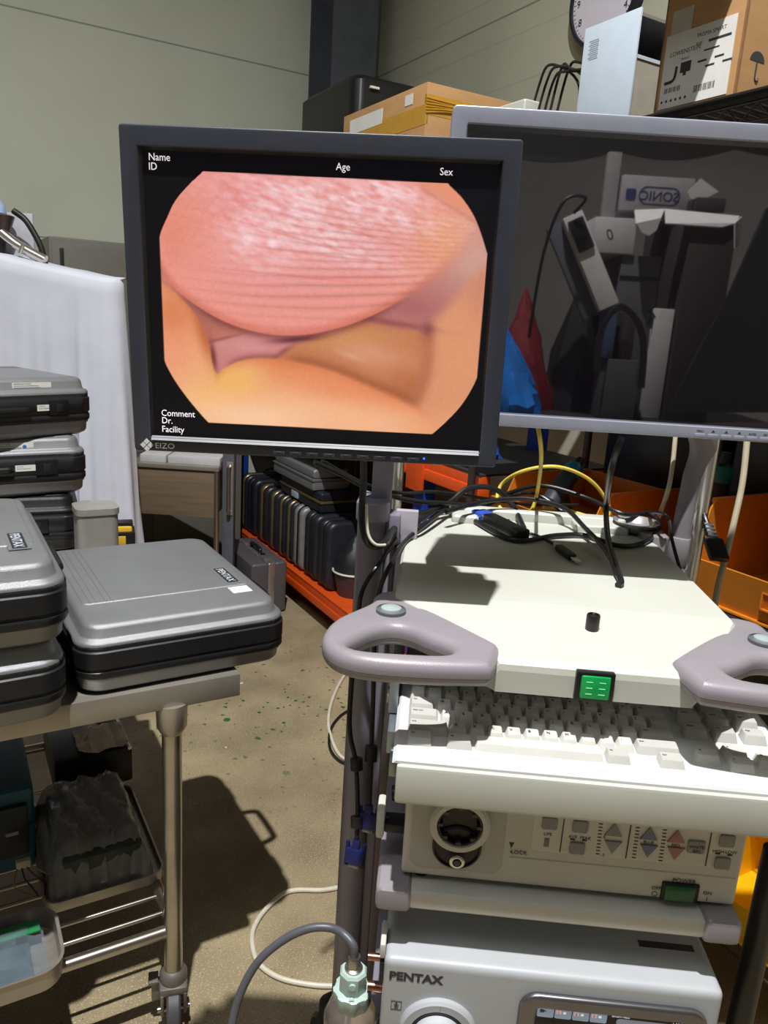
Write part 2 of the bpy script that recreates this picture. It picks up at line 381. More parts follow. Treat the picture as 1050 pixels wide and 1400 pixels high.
# monitor posts and arms
px = cx + .034
B().box((px - .016, 1.20, 1.165), (px + .016, 1.232, 1.43), .003).build('monitor_post', COLGREY, cart)
ar = B(); ar.tube([(px, 1.216, 1.41), (px - .01, 1.12, 1.43), (-.115, .98, 1.455)], .021, 14); ar.build('monitor_arm', COLGREY, cart)
w0 = fc(at_y(931, 705, 1.34)); w1 = fc(at_y(944, 600, 1.30)); wb = fc((.352, 1.078, 1.515))
B().tube([(w0.x, 1.34, 1.06), (w0.x + .001, 1.34, 1.14), (w0.x + .004, 1.335, 1.21), (w1.x + .012, 1.31, 1.30), (wb.x + .03, 1.22, 1.42), (wb.x, wb.y + .03, wb.z)], lambda t: .0195 + .006 * t, 20).build('monitor_arm', MAUVE, cart)
B().lathe([(.026, 1.0), (.026, 1.055), (.0235, 1.06), (.026, 1.064), (.0265, 1.105), (.0245, 1.112), (.021, 1.113)], (w0.x, 1.34, 0)).build('arm_socket', MAUVE, cart)
for (qx, qy, z0, z1) in ((960, 690, .55, 1.62), (541, 668, 1.08, 1.42)):
    q = fc(at_y(qx, qy, 1.29 if qx > 900 else 1.36)); B().cyl((q.x, q.y, z0), (q.x, q.y, z1), .0125, n=24).build('drip_pole', CHROME, cart)
# lower shelves
def shelf(zt, zb, yf, x0=-.02, x1=.392):
    s = B().box((x0 + .035, yf, zb), (x1 - .032, 1.2, zt), .006, 3).build('equipment_shelf', CREAM2, cart)
    for xa, xb in ((x0 - .002, x0 + .04), (x1 - .037, x1 + .006)):
        B().box((xa, yf - .004, zb - .004), (xb, yf + .06, zt + .004), .009, 3).build('corner_bumper', MAUVE, s)
        B().box((xa, yf + .06, zb), (xb, 1.2, zt), .004).build('side_rail', COLGREY, s)
shelf(.809, .784, .762)
shelf(.535, .508, .745)
B().box((-.03, .80, .19), (.44, 1.40, .235), .01, 3).build('base', COLGREY, cart)
def caster(x, y, yaw):
    M = Matrix.Translation((x, y, 0)) @ Matrix.Rotation(yaw, 4, 'Z')
    c = B(); c.cyl((0, 0, .15), (0, 0, .20), .018); c.box((-.03, -.045, .07), (.03, .05, .155), .02, 4)
    t = c; [setattr(v, 'co', M @ v.co) for v in t.bm.verts]; c = c.build('caster', RUB, cart)
    w = B(); [w.lathe([(.02, -.012), (.055, -.012), (.062, -.006), (.062, .006), (.055, .012), (.02, .012)], (sx * .022, .01, .062), (1, 0, 0), 36) for sx in (-1, 1)]
    [setattr(v, 'co', M @ v.co) for v in w.bm.verts]; w.build('wheel', RUB, c)
for x, y, a in ((-.085, 1.21, .6), (.42, 1.34, -.5), (-.05, .86, .3), (.40, .86, -.2)): caster(x, y, a)
# ------------------------------------------------------------------ keyboard
kb = thing('keyboard', 'off-white computer keyboard on the pull-out tray under the cart top', 'keyboard', 'C', (.2, .83, .9885))
plate = lambda y: .9955 + .095 * (y - .772)
def kring(y, z, x0=-.013, x1=.432, r=.004): return [Vector(p) for p in ((x0, y, .9886), (x1, y, .9886), (x1, y, z - r), (x1 - r, y, z), (x0 + r, y, z), (x0, y, z - r))]
B().rings([kring(.7385, .9915), kring(.741, .9945), kring(.748, .9965), kring(.76, .9963), kring(.905, plate(.905)), kring(.932, 1.013), kring(.936, 1.011)]).build('case', mat('keyboard_white', (208, 211, 211), 0.45, var=0.02), kb, ang=20)
KL = mat('key_white', (204, 203, 196), 0.5, var=0.03); KG = mat('key_grey', (184, 183, 178), 0.5, var=0.03)
def key(x0, x1, row, lab='', grey=False, dy=0.0, h=.0098):
    yc = .772 + .0215 * row + dy; x0 += .0006; x1 -= .0006; y0, y1 = yc - .0098, yc + .0098
    zb = plate(yc) - .001; zt = plate(yc) + h + .0012 * max(0, row - 1) ** 1.0 * .6
    i = .0028
    rg = lambda xa, xb, ya, yb, z0, z1, r: [Vector((p[0], p[1], z0 + (z1 - z0) * (p[1] - ya) / (yb - ya))) for p in rrect(xa, xb, ya, yb, r, 2)]
    b = B(); b.rings([rg(x0, x1, y0, y1, zb, zb + .002, .001), rg(x0 + i * .9, x1 - i * .9, y0 + .0042, y1 - .0012, zt - .0008, zt + .0008, .0016), rg(x0 + i * 1.1, x1 - i * 1.1, y0 + .0047, y1 - .0017, zt - .0002, zt + .0014, .0014)])
    k = b.build('key', KG if grey else KL, kb, ang=30)
    if lab:
        s = .0058 if len(lab) == 1 else .0028
        tl = B().text(lab, s, sheet((x0 + .0048, yc + (.0005 if len(lab) == 1 else .002), zt + .0012), (1, 0, 0), (0, 1, .10)), .00015)
        tl.build('legend', INK, k, smooth=False)
u = .0208
def run(x, row, labs, g=False):
    for l in labs: key(x, x + u, row, l, g); x += u
    return x
key(0, .030, 0, 'Ctrl', True); key(.044, .0745, 0, 'Alt', True); key(.0755, .218, 0); key(.219, .2475, 0, 'Alt', True); key(.2765, .306, 0, 'Ctrl', True)
key(0, .048, 1, 'Shift', True); x = run(.0485, 1, 'ZXCVBNM,./'); key(x, .307, 1, 'Shift', True)
key(0, .0365, 2, 'Caps Lock', True); x = run(.037, 2, "ASDFGHJKL;'"); key(x, .307, 2, 'Enter', True)
key(0, .0315, 3, 'Tab', True); x = run(.032, 3, 'QWERTYUIOP[]'); key(x, .307, 3, '\\', True)
x = run(0, 4, '`1234567890-='); key(x, .307, 4, 'Back', True)
key(0, u, 5.25, 'Esc', True); x = .040
for g in range(3):
    x = run(x, 5.25, ['F%d' % (4 * g + i + 1) for i in range(4)], g == 1); x += .009
nx = [.320, .3535, .387]
key(nx[0], nx[0] + .029, .72, '<', False); key(nx[1], nx[1] + .029, .20, 'v', False); key(nx[2], nx[2] + .029, .72, '>', False); key(nx[1], nx[1] + .029, 1.15, '^', False)
for r_, labs in ((2.75, ('Delete', 'End', 'Page')), (3.95, ('Insert', 'Home', 'Page'))):
    for xx, l in zip(nx, labs): key(xx, xx + .029, r_, l, True)
for xx, l in zip(nx, ('Print', 'Scroll', 'Pause')): key(xx, xx + .029, 5.25, l, True)
# ------------------------------------------------------------------ processors
def zf(ox, oy, s, Y): return lambda x, y: at_plane(ox + x / s, oy + y / s, 'C', 1, Y)
def rr_px(F, pts):                       # outline from panel points -> (x, z)
    return [(F(*p).x, F(*p).z) for p in pts]
def panelM(Y): return Matrix(((1, 0, 0, 0), (0, 0, -1, Y), (0, 1, 0, 0), (0, 0, 0, 1)))   # prism xy -> xz, z -> -y
def txt(parent, s, size, x, z, Y, m=INK, align='LEFT', name='lettering', xs=1.0, off=0.0):
    return B().text(s, size, front(x, Y, z), .00015, align, xs, off=off).build(name, m, parent, smooth=False)
Y1 = .78
P1 = zf(520, 1080, 1.981, Y1)
p1 = thing('video_processor', 'cream video processor with round scope socket and green power rocker, below the keyboard', 'medical device', 'C', (.2, .95, .809))
b = B(); b.box((.006, Y1, .8175), (.393, 1.15, .928), .006, 4); body1 = b.build('housing', CREAM2, p1)
b = B()
for sx in (.03, .36):
    for sy in (.80, 1.1): b.cyl((sx, sy, .809), (sx, sy, .8185), .011)
b.build('foot', RUB, p1)
PAN = mat('panel_grey', (182, 182, 178), 0.45, var=0.02); LAB = mat('label_white', (214, 212, 204), 0.5, var=0.02)
A = P1(85, 85); C_ = P1(325, 228)
B().prism(rrect(A.x, C_.x, C_.z, .922, .014), -.001, .0012, bev=.001, M=panelM(Y1)).build('socket_surround', PAN, p1)
c = P1(215, 84); rr = .0345
B().lathe([(rr, .0), (rr, .010), (rr - .003, .013), (rr - .008, .013), (rr - .009, .004)], (c.x, Y1, c.z), (0, -1, 0), 48, cap1=False).build('scope_socket', CREAM2, p1)
B().lathe([(rr - .009, -.012), (rr - .009, .010), (rr - .011, .010), (rr - .011, .002), (.0005, .002)], (c.x, Y1, c.z), (0, -1, 0), 40).build('socket_well', BLACK, p1)
b = B()
for k in range(8):
    a = 2 * PI * k / 8; q = Vector((c.x + .0225 * math.cos(a), Y1 - .006, c.z + .0225 * math.sin(a))); b.box(q - Vector((.003, .005, .002)), q + Vector((.003, .003, .002)), .0006)
b.build('socket_key', mat('socket_grey', (58, 58, 64), 0.4), p1)
c2 = P1(207, 150); B().lathe([(.0285, .0), (.0285, .004), (.026, .0055), (.0255, .003), (.0005, .003)], (c2.x, Y1, c2.z), (0, -1, 0), 40).build('light_socket', BLACK, p1)
c3 = P1(207, 182); B().lathe([(.0088, .0), (.0088, .009), (.007, .010), (.0055, .010), (.005, .004), (.0004, .004)], (c3.x, Y1, c3.z), (0, -1, 0), 24).build('guide_pin', CHROME, p1)
B().lathe([(.0038, .005), (.0038, .011), (.0003, .0115)], (c3.x, Y1, c3.z), (0, -1, 0), 16).build('guide_tip', mat('socket_grey', (58, 58, 64)), p1)
def bodysym(par, x, z, s, Y):
    b = B(); w = .0006
    for lo, hi in (((x, z), (x + s, z + w)), ((x, z + s - w), (x + s, z + s)), ((x, z), (x + w, z + s)), ((x + s - w, z), (x + s, z + s))): b.box((lo[0], Y - .0004, lo[1]), (hi[0], Y, hi[1]))
    cx_ = x + s / 2; b.cyl((cx_, Y, z + s * .76), (cx_, Y - .0004, z + s * .76), s * .085, n=12)
    for p, q in (((0, .66), (0, .42)), ((0, .42), (-.14, .16)), ((0, .42), (.14, .16)), ((-.22, .56), (0, .62)), ((.22, .56), (0, .62))):
        b.tube([(cx_ + p[0] * s, Y - .0002, z + p[1] * s), (cx_ + q[0] * s, Y - .0002, z + q[1] * s)], s * .045, 5, smooth=False)
    b.build('body_symbol', INK, par, smooth=False)
q = P1(98, 61); bodysym(p1, q.x, q.z, .0105, Y1)
# ridge and label panel
q0, q1 = P1(350, 182), P1(982, 242)
B().tube([(q0.x, Y1, q0.z), ((q0.x + q1.x) / 2, Y1, (q0.z + q1.z) / 2), (.388, Y1, q0.z)], .0012, 8).build('ridge', CREAM2, p1)
tp, br = P1(418, 66), P1(980, 216)
zl0, zl1 = P1(430, 165).z, .916
B().prism(rrect(tp.x, .381, zl0 + .0005, zl1, .005), -.001, .0007, bev=.0004, M=panelM(Y1)).build('label_panel', LAB, p1)
b = B()
for xx in (P1(492, 120).x, P1(671, 140).x, P1(888, 160).x): b.box((xx - .0006, Y1 - .0013, zl0 + .002), (xx + .0006, Y1, zl1 - .002))
b.build('divider', INK, p1)
BTN = mat('grey_button', (140, 141, 144), 0.4, var=0.03)
def sqb(px_, py_, m=BTN, w=.0088, h=.0078):
    q = P1(px_, py_); B().prism(rrect(q.x - w, q.x + w, q.z - h, q.z + h, .0028), .0, .0032, bev=.001, M=panelM(Y1)).build('button', m, p1); return q
for q in ((458, 88), (541, 97), (532, 155), (938, 136), (925, 196)): sqb(*q)
wbq = sqb(854, 152, w=.0098, h=.0082)
def trib(px_, py_, up, m):
    q = P1(px_, py_); s = .0100; d = 1 if up else -1
    B().prism([(q.x - s, q.z - d * .0078), (q.x + s, q.z - d * .0078), (q.x, q.z + d * .0088)], 0, .003, bev=.0008, M=panelM(Y1)).build('arrow_button', m, p1)
BLU = mat('blue_button', (112, 122, 150), 0.4); RED = mat('red_button', (172, 120, 124), 0.4)
for q, d, m in (((632, 106), 1, BTN), ((628, 152), 0, BTN), ((728, 116), 1, BLU), ((724, 162), 0, BLU), ((802, 124), 1, RED), ((797, 169), 0, RED)): trib(*q, d, m)
b = B()
for (xa, ya, xb, yb, n) in ((598, 82, 588, 172, 11), (698, 92, 686, 182, 11), (772, 98, 758, 190, 11)):
    for k in range(n):
        q = P1(xa + (xb - xa) * k / (n - 1), ya + (yb - ya) * k / (n - 1)); b.box((q.x - .0022, Y1 - .0011, q.z - .0006), (q.x + .0022, Y1, q.z + .0006))
for (xx, yy) in ((460, 66), (528, 73), (561, 76), (520, 132), (552, 135), (940, 115), (913, 171), (946, 175)):
    q = P1(xx, yy); b.box((q.x - .0028, Y1 - .0016, q.z - .0008), (q.x + .0028, Y1, q.z + .0008), .0004)
b.build('indicator', INK, p1)
for s, x, y_, h in (('LIFE', 453, 120, .0044), ('AVE', 521, 127, .0044), ('PEAK', 555, 131, .0044), ('+5', 614, 82, .004), ('0', 606, 128, .004), ('-5', 602, 176, .004), ('BLUE', 726, 142, .0042), ('RED', 799, 150, .0042), ('WHITE', 854, 152, .0044), ('BAL', 854, 163, .0044), ('HIGH', 915, 167, .0044), ('LOW', 949, 170, .0044), ('POWER', 822, 249, .0062), ('OFF', 746, 267, .005), ('ON', 885, 281, .005), ('LOCK', 375, 171, .0056)):
    q = P1(x, y_); txt(p1, s, h * 1.25, q.x, q.z - .001, Y1 - (.0034 if s in ('WHITE', 'BAL') else .0009), align='CENTER')
b = B(); q = P1(355, 150); b.prism([(q.x - .003, q.z + .004), (q.x + .003, q.z + .004), (q.x, q.z - .004)], 0, .0004, M=panelM(Y1)); q = P1(354, 167); b.cyl((q.x, Y1, q.z), (q.x, Y1 - .0004, q.z), .001, n=10); b.build('lock_symbol', INK, p1, smooth=False)
b = B(); q = P1(742, 281); b.lathe([(.0034, 0), (.0034, .0004), (.0027, .0004), (.0027, 0)], (q.x, Y1, q.z), (0, -1, 0), 20, False, False); b.build('off_symbol', INK, p1, smooth=False)
b = B(); q = P1(884, 296); b.box((q.x - .0003, Y1 - .0004, q.z - .003), (q.x + .0003, Y1, q.z + .003)); b.build('on_symbol', INK, p1, smooth=False)
q = P1(450, 141); B().box((q.x - .003, Y1 - .0012, q.z - .0058), (q.x + .003, Y1, q.z + .0058), .0008).build('life_gauge', mat('gauge_grey', (120, 122, 122), 0.4), p1)
a, d = P1(768, 250), P1(852, 300)
sw = B().box((a.x - .002, Y1 - .003, d.z - .002), (d.x + .002, Y1 + .003, a.z + .002), .002).build('power_switch', BLACK, p1)
B().box((a.x + .001, Y1 - .0055, d.z + .0005), (d.x - .003, Y1, a.z - .0005), .0018).build('rocker', mat('dark_green_switch', (16, 92, 52), 0.2, var=0.1), sw)
B().cyl((.006, .83, .892), (-.012, .83, .890), .011, .009).build('side_knob', BLACK, p1)
B().box((-.028, .80, .846), (-.018, .835, .885), .004).build('side_latch', CREAM, p1)
B().box((-.018, .805, .852), (.007, .83, .864), .002).build('latch_bracket', BLACK, p1)
# ---- light source with the knob and touch panel
Y2 = .745
WH = mat('pale_housing', (174, 178, 182), 0.42, var=0.02)
P2 = zf(500, 1230, 1.909, Y2)
p2 = thing('light_source', 'pale grey light source with round lock knob and touch screen, bottom unit on the cart', 'medical device', 'C', (.19, .95, .535))
B().box((-.006, Y2, .55), (.386, 1.16, .7285), .011, 5).build('housing', WH, p2)
b = B(); [b.cyl((sx, sy, .535), (sx, sy, .551), .012) for sx in (.03, .35) for sy in (.79, 1.1)]; b.build('foot', RUB, p2)
sx_ = fc(at_z(873, 1290, .729)); sx2 = fc(at_z(950, 1301, .729))
B().box((sx_.x, sx_.y - .004, .728), (sx2.x, sx_.y + .006, .7292), .0004).build('rating_label', INK, p2)
q = P2(60, 206); txt(p2, 'PENTAX', .0158, q.x, q.z, Y2 - .0003, name='logo', xs=1.05, off=.0006)
q = P2(65, 285); bodysym(p2, q.x, q.z, .0125, Y2)
c = P2(187, 338); rk = .046
B().lathe([(rk, -.001), (rk, .006), (rk - .003, .009), (.034, .009), (.033, .004), (.0003, .004)], (c.x, Y2, c.z), (0, -1, 0), 56).build('knob_ring', WH, p2)
B().lathe([(.0335, .003), (.0335, .0095), (.031, .0095), (.031, .006), (.0003, .006)], (c.x, Y2, c.z), (0, -1, 0), 48).build('knob_gap', BLACK, p2)
kn = B().lathe([(.0295, .003), (.0295, .018), (.027, .021), (.0003, .021)], (c.x, Y2, c.z), (0, -1, 0), 48).build('lock_knob', mat('knob_white', (190, 193, 198), 0.4), p2)
txt(kn, 'LOCK', .0055, c.x + .001, c.z + .017, Y2 - .0213, mat('grey_print', (150, 150, 154), 0.5), 'CENTER')
b = B(); b.cyl((c.x, Y2 - .0208, c.z + .0245), (c.x, Y2 - .0214, c.z + .0245), .0008, n=10); b.build('dot', INK, kn)
B().box((c.x - .0004, Y2 - .0093, c.z + .0365), (c.x + .0004, Y2 - .0088, c.z + .043)).build('knob_index', mat('grey_print', (150, 150, 154)), p2)
a, d = P2(412, 236), P2(900, 270)
bx0, bx1, bz1 = a.x - .004, d.x, P2(450, 238).z; bz0 = bz1 - .105
B().prism(rrect(bx0, bx1, bz0, bz1, .022), -.002, .008, [rrect(bx0 + .021, bx1 - .024, bz0 + .02, bz1 - .0185, .004)], .0045, 4, panelM(Y2)).build('screen_bezel', mat('satin_metal', (122, 120, 124), 0.3, 0.85, var=0.05), p2)
sx0, sx1, sz1 = bx0 + .018, bx1 - .020, bz1 - .0165
B().box((sx0, Y2 - .003, bz0 + .016), (sx1, Y2 + .001, sz1), .0005).build('touch_screen', mat('dark_glass', (14, 16, 30), 0.1), p2)
TILE = mat('screen_tile', (150, 170, 190), 0.4, emit=.35); LIT = mat('screen_white', (225, 230, 235), 0.4, emit=.6)
b = B(); t0 = sx0 + .004; tw = (sx1 - sx0 - .03) * .55 / 4
for k in range(4): b.prism(rrect(t0 + k * tw, t0 + (k + 1) * tw - .0012, sz1 - .016, sz1 - .0032, .002), .003, .0035, M=panelM(Y2))
b.build('screen_tile', TILE, p2)
for k, l in enumerate(('1', '2', '3')):
    B().box((t0 + (k + 1) * tw + .0015, Y2 - .0037, sz1 - .0095), (t0 + (k + 1) * tw + .0075, Y2 - .0034, sz1 - .0045)).build('tile_icon', mat('tile_pink', (226, 190, 200), 0.4, emit=.4), p2)
    txt(p2, l, .0045, t0 + (k + 1) * tw + .003, sz1 - .0088, Y2 - .0039, mat('tile_red', (170, 50, 70), 0.5, emit=.2))
    B().box((t0 + (k + 1) * tw + .0095, Y2 - .0037, sz1 - .009), (t0 + (k + 1) * tw + .0128, Y2 - .0034, sz1 - .006)).build('tile_icon', LIT, p2)
b = B(); b.box((t0 + .003, Y2 - .0037, sz1 - .0095), (t0 + .008, Y2 - .0034, sz1 - .0055)); b.tube([(t0 + .004, Y2 - .0036, sz1 - .005), (t0 + .01, Y2 - .0036, sz1 - .0075)], .0006, 5, smooth=False); b.build('tile_icon', mat('tile_dark', (60, 70, 84), 0.5, emit=.1), p2)
xr_ = t0 + 4 * tw + .004
txt(p2, 'BRIGHTNESS', .0036, xr_, sz1 - .0055, Y2 - .0034, LIT); txt(p2, 'LAMP', .0052, sx1 - .019, sz1 - .0085, Y2 - .0034, LIT)
B().prism(rrect(xr_ + .006, sx1 - .022, sz1 - .017, sz1 - .0075, .004), .003, .0035, M=panelM(Y2)).build('screen_gauge', mat('gauge_lit', (150, 158, 176), 0.4, emit=.3), p2)
B().lathe([(.0045, 0), (.0045, .02), (.003, .02)], (-.006, .775, .70), (-1, 0, 0), 18).build('air_outlet', mat('copper', (170, 120, 96), 0.3, 0.9), p2)
B().box((-.011, .75, .685), (-.005, .80, .716), .003).build('outlet_plate', BLACK, p2)
B().box((-.012, .75, .722), (-.005, .79, .742), .003).build('side_latch', CREAM, p2)
# ------------------------------------------------------------------ black 5:4 monitor with the endoscope picture
MW, MH = .421, .347
Mm = Matrix.Translation((-.088, .873, 1.462)) @ Matrix.Rotation(R(-.834), 4, 'Z') @ Matrix.Rotation(R(2.77), 4, 'X') @ Matrix.Rotation(R(-.96), 4, 'Y')
mo = thing('computer_monitor', 'black framed monitor showing a pink close-up picture and white field names', 'monitor', M=Mm)
BEZ = mat('monitor_bezel', (58, 62, 74), 0.42, var=0.05, scale=30, bump=0.06, bscale=900)
hx0, hx1, hz0, hz1 = -MW / 2 + .0225, MW / 2 - .0225, -MH / 2 + .0178, MH / 2 - .0240
PM = Matrix(((1, 0, 0, 0), (0, 0, -1, 0), (0, 1, 0, 0), (0, 0, 0, 1)))
B().prism(rrect(-MW / 2, MW / 2, -MH / 2, MH / 2, .003, 2), -.022, .0, [[(hx0 - .003, hz0 - .001), (hx1 + .003, hz0 - .001), (hx1 + .003, hz1 + .003), (hx0 - .003, hz1 + .003)]], .0015, 2, PM).build('bezel', BEZ, mo)
# sloped inner frame
b = B(); y1 = .006
o_ = [(hx0 - .0035, hz0 - .0015), (hx1 + .0035, hz0 - .0015), (hx1 + .0035, hz1 + .0035), (hx0 - .0035, hz1 + .0035)]
i_ = [(hx0, hz0), (hx1, hz0), (hx1, hz1), (hx0, hz1)]
b.rings([[Vector((p[0], .0006, p[1])) for p in o_], [Vector((p[0], y1, p[1])) for p in i_]], False, False); b.build('inner_frame', mat('inner_frame_black', (22, 22, 26), 0.45), mo, smooth=False)
b = B(); q_ = lambda x, y, z: Vector((x, y, hz0 + z))
b.rings([[q_(x, .001, -.0046), q_(x, -.0022, -.0042), q_(x, .0022, .0002), q_(x, .004, -.003)] for x in (hx0 - .002, hx1 + .002)])
b.build('lit_slope', mat('lit_slope_grey', (124, 126, 134), 0.5, 0.0), mo, smooth=False)  # lighter grey paints the lamplight caught by the bezel's lower slope
B().box((-MW / 2 + .012, .021, -MH / 2 + .012), (MW / 2 - .012, .05, MH / 2 - .012), .01, 3).build('rear_housing', BEZ, mo)
B().box((-.17, .046, -.15), (.17, .088, .11), .02, 3).build('rear_housing', BEZ, mo)
# picture: vertex colours on a fine grid; coordinates of the drawing are a 1050 x 938 sheet
def homog(src, dst):
    A = []
    for (x, y), (X, Y) in zip(src, dst):
        A += [[x, y, 1, 0, 0, 0, -X * x, -X * y, X], [0, 0, 0, x, y, 1, -Y * x, -Y * y, Y]]
    A = np.array(A, float); h = np.linalg.solve(A[:, :8], A[:, 8]); return np.append(h, 1).reshape(3, 3)
NXG, NYG = 460, 372
S_, T_ = np.meshgrid(np.linspace(0, 1, NXG), np.linspace(0, 1, NYG))
Hm = homog([(0, 0), (1, 0), (1, 1), (0, 1)], [(54, 66), (994, 97), (936, 864), (80, 824)])
w_ = Hm[2, 0] * S_ + Hm[2, 1] * T_ + 1
X = (Hm[0, 0] * S_ + Hm[0, 1] * T_ + Hm[0, 2]) / w_; Y = (Hm[1, 0] * S_ + Hm[1, 1] * T_ + Hm[1, 2]) / w_
def ss(a, b, v):
    t = np.clip((v - a) / (b - a), 0, 1); return t * t * (3 - 2 * t)
def curve(pts):                                     # smooth y(x)
    p = np.array(pts, float); xs, ys = p[:, 0], p[:, 1]
    m = np.gradient(ys, xs)
    def f(x):
        x = np.clip(x, xs[0], xs[-1]); i = np.clip(np.searchsorted(xs, x) - 1, 0, len(xs) - 2)
        h = xs[i + 1] - xs[i]; t = (x - xs[i]) / h
        return (2 * t ** 3 - 3 * t ** 2 + 1) * ys[i] + (t ** 3 - 2 * t ** 2 + t) * h * m[i] + (-2 * t ** 3 + 3 * t ** 2) * ys[i + 1] + (t ** 3 - t ** 2) * h * m[i + 1]
    return f
rng = np.random.default_rng(3)
def vnoise(sx, sy, ang=0.0, seed=0):
    r_ = np.random.default_rng(seed); g = r_.random((96, 96)); c, s = math.cos(ang), math.sin(ang)
    a = (X * c + Y * s) / sx + 17.3; b_ = (-X * s + Y * c) / sy + 31.7
    i, j = np.floor(a).astype(int), np.floor(b_).astype(int); u_, v_ = a - i, b_ - j; u_ = u_ * u_ * (3 - 2 * u_); v_ = v_ * v_ * (3 - 2 * v_)
    G = lambda p, q: g[p % 96, q % 96]
    return (G(i, j) * (1 - u_) + G(i + 1, j) * u_) * (1 - v_) + (G(i, j + 1) * (1 - u_) + G(i + 1, j + 1) * u_) * v_ - .5
def mix(a, b_, f): return a + (np.array(b_, float) - a) * f[..., None]
def blob(cx_, cy_, rx, ry, ang=0, p=1.0):
    c, s = math.cos(ang), math.sin(ang); dx, dy = X - cx_, Y - cy_
    return np.exp(-(((dx * c + dy * s) / rx) ** 2 + ((-dx * s + dy * c) / ry) ** 2) ** p)
img = np.zeros(X.shape + (3,)) + np.array((188, 110, 92.))
# cavity between the fingers
img = mix(img, (172, 104, 90), blob(200, 490, 90, 60)); img = mix(img, (206, 132, 112), blob(130, 400, 40, 30))
# small mauve finger at left of centre
ctop = curve([(200, 590), (232, 570), (270, 560), (330, 543), (400, 540), (470, 556), (600, 600)])
img = mix(img, (200, 128, 124), ss(-6, 8, Y - ctop(X)) * ss(520, 440, X) * ss(200, 240, X))
img = mix(img, (214, 146, 144), blob(340, 585, 90, 26, .1) * .8)
# brown finger to the right of centre
bt = curve([(380, 630), (410, 610), (455, 578), (540, 545), (640, 515), (720, 522), (790, 548), (850, 600)])
m = ss(-5, 6, Y - bt(X)) * ss(400, 430, X); img = mix(img, (196, 124, 84), m)
img = mix(img, (214, 150, 116), blob(650, 600, 120, 38, .3) * .9 * m); img = mix(img, (206, 146, 88), blob(610, 560, 130, 22, -.1) * .5 * m)
img = mix(img, (222, 164, 134), blob(600, 610, 40, 9, .35) * .6 * m); img = mix(img, (176, 100, 62), blob(760, 690, 60, 40, .6) * .6 * m)
# mauve shaded underside at right
m = ss(620, 720, X) * ss(560, 520, Y - .06 * (X - 800)) ; img = mix(img, (182, 114, 108), m)
img = mix(img, (206, 156, 142), blob(930, 340, 110, 110) * m); img = mix(img, (168, 98, 100), blob(770, 480, 60, 30) * .7 * m)
# right finger
rb = curve([(100, 900), (760, 760), (800, 600), (805, 560), (830, 510), (880, 455), (930, 380), (970, 300)])
xr = curve([(300, 1020), (400, 930), (470, 868), (520, 820), (560, 808), (620, 800), (690, 790), (740, 760), (820, 700), (900, 640)])
m = ss(-30, 34, X - xr(Y)); img = mix(img, (216, 146, 108), m)
img = mix(img, (222, 152, 112), blob(890, 600, 70, 160) * .8 * m); img = mix(img, (200, 130, 110), blob(940, 420, 40, 90) * .7 * m); img = mix(img, (202, 130, 92), blob(770, 690, 26, 60, -.2) * .5 * m)
# dark creases
for cx_, cy_, rx, ry, an, col, k in ((455, 566, 60, 8, -.1, (96, 44, 56), .95), (805, 540, 17, 22, 0, (122, 66, 74), .7), (236, 612, 8, 40, -.15, (110, 48, 44), .85), (250, 568, 70, 5, -.25, (132, 70, 58), .6), (420, 600, 34, 7, -.6, (128, 66, 54), .6), (705, 520, 110, 9, .16, (130, 66, 66), .6), (150, 415, 70, 8, .75, (140, 76, 72), .6)):
    img = mix(img, col, blob(cx_, cy_, rx, ry, an) * k)
# lower orange finger
lt = curve([(80, 400), (105, 418), (150, 455), (200, 520), (225, 580), (236, 640), (243, 656), (262, 645), (300, 626), (370, 615), (450, 622), (560, 648), (650, 684), (740, 722), (790, 750), (840, 800), (900, 880)])
d = Y - lt(X); m = ss(-4, 5 + .035 * np.clip(X - 300, 0, 600), d)
low = np.zeros_like(img) + np.array((238, 172, 126.))
low = mix(low, (222, 132, 84), ss(110, 0, d) * ss(300, 420, X)); low = mix(low, (206, 116, 74), ss(34, 0, d) * .6)
low = mix(low, (218, 130, 88), blob(130, 500, 75, 90)); low = mix(low, (186, 100, 58), blob(215, 560, 22, 90, -.3) * .9)
low = mix(low, (236, 152, 116), blob(130, 610, 60, 60) * .8); low = mix(low, (238, 182, 96), blob(290, 680, 70, 44) * .8); low = mix(low, (244, 186, 116), blob(220, 730, 90, 40) * .7)
low = mix(low, (230, 142, 100), blob(560, 690, 130, 44, .25) * .7); low = mix(low, (248, 200, 160), blob(360, 780, 220, 46, .05)); low = mix(low, (242, 180, 140), blob(640, 790, 200, 50) * .8)
fold = np.exp(-((X - np.interp(Y, [540, 600, 660, 720, 780], [806, 806, 800, 778, 742])) / 20) ** 2) * ss(530, 570, Y) * ss(790, 720, Y)
img = mix(img, (168, 98, 72), fold * .55)
img = mix(img, (150, 82, 54), np.exp(-(np.clip(-d, 0, None) / 20) ** 2) * ss(400, 470, X) * ss(800, 740, X) * .6)
img = mix(img, (128, 62, 58), np.exp(-(np.clip(-d, 0, None) / 12) ** 2) * ss(252, 300, X) * ss(430, 390, X) * .5)
img = img + (low - img) * m[..., None]
img = mix(img, (232, 162, 118), ss(700, 860, X) * ss(720, 800, Y) * .8)
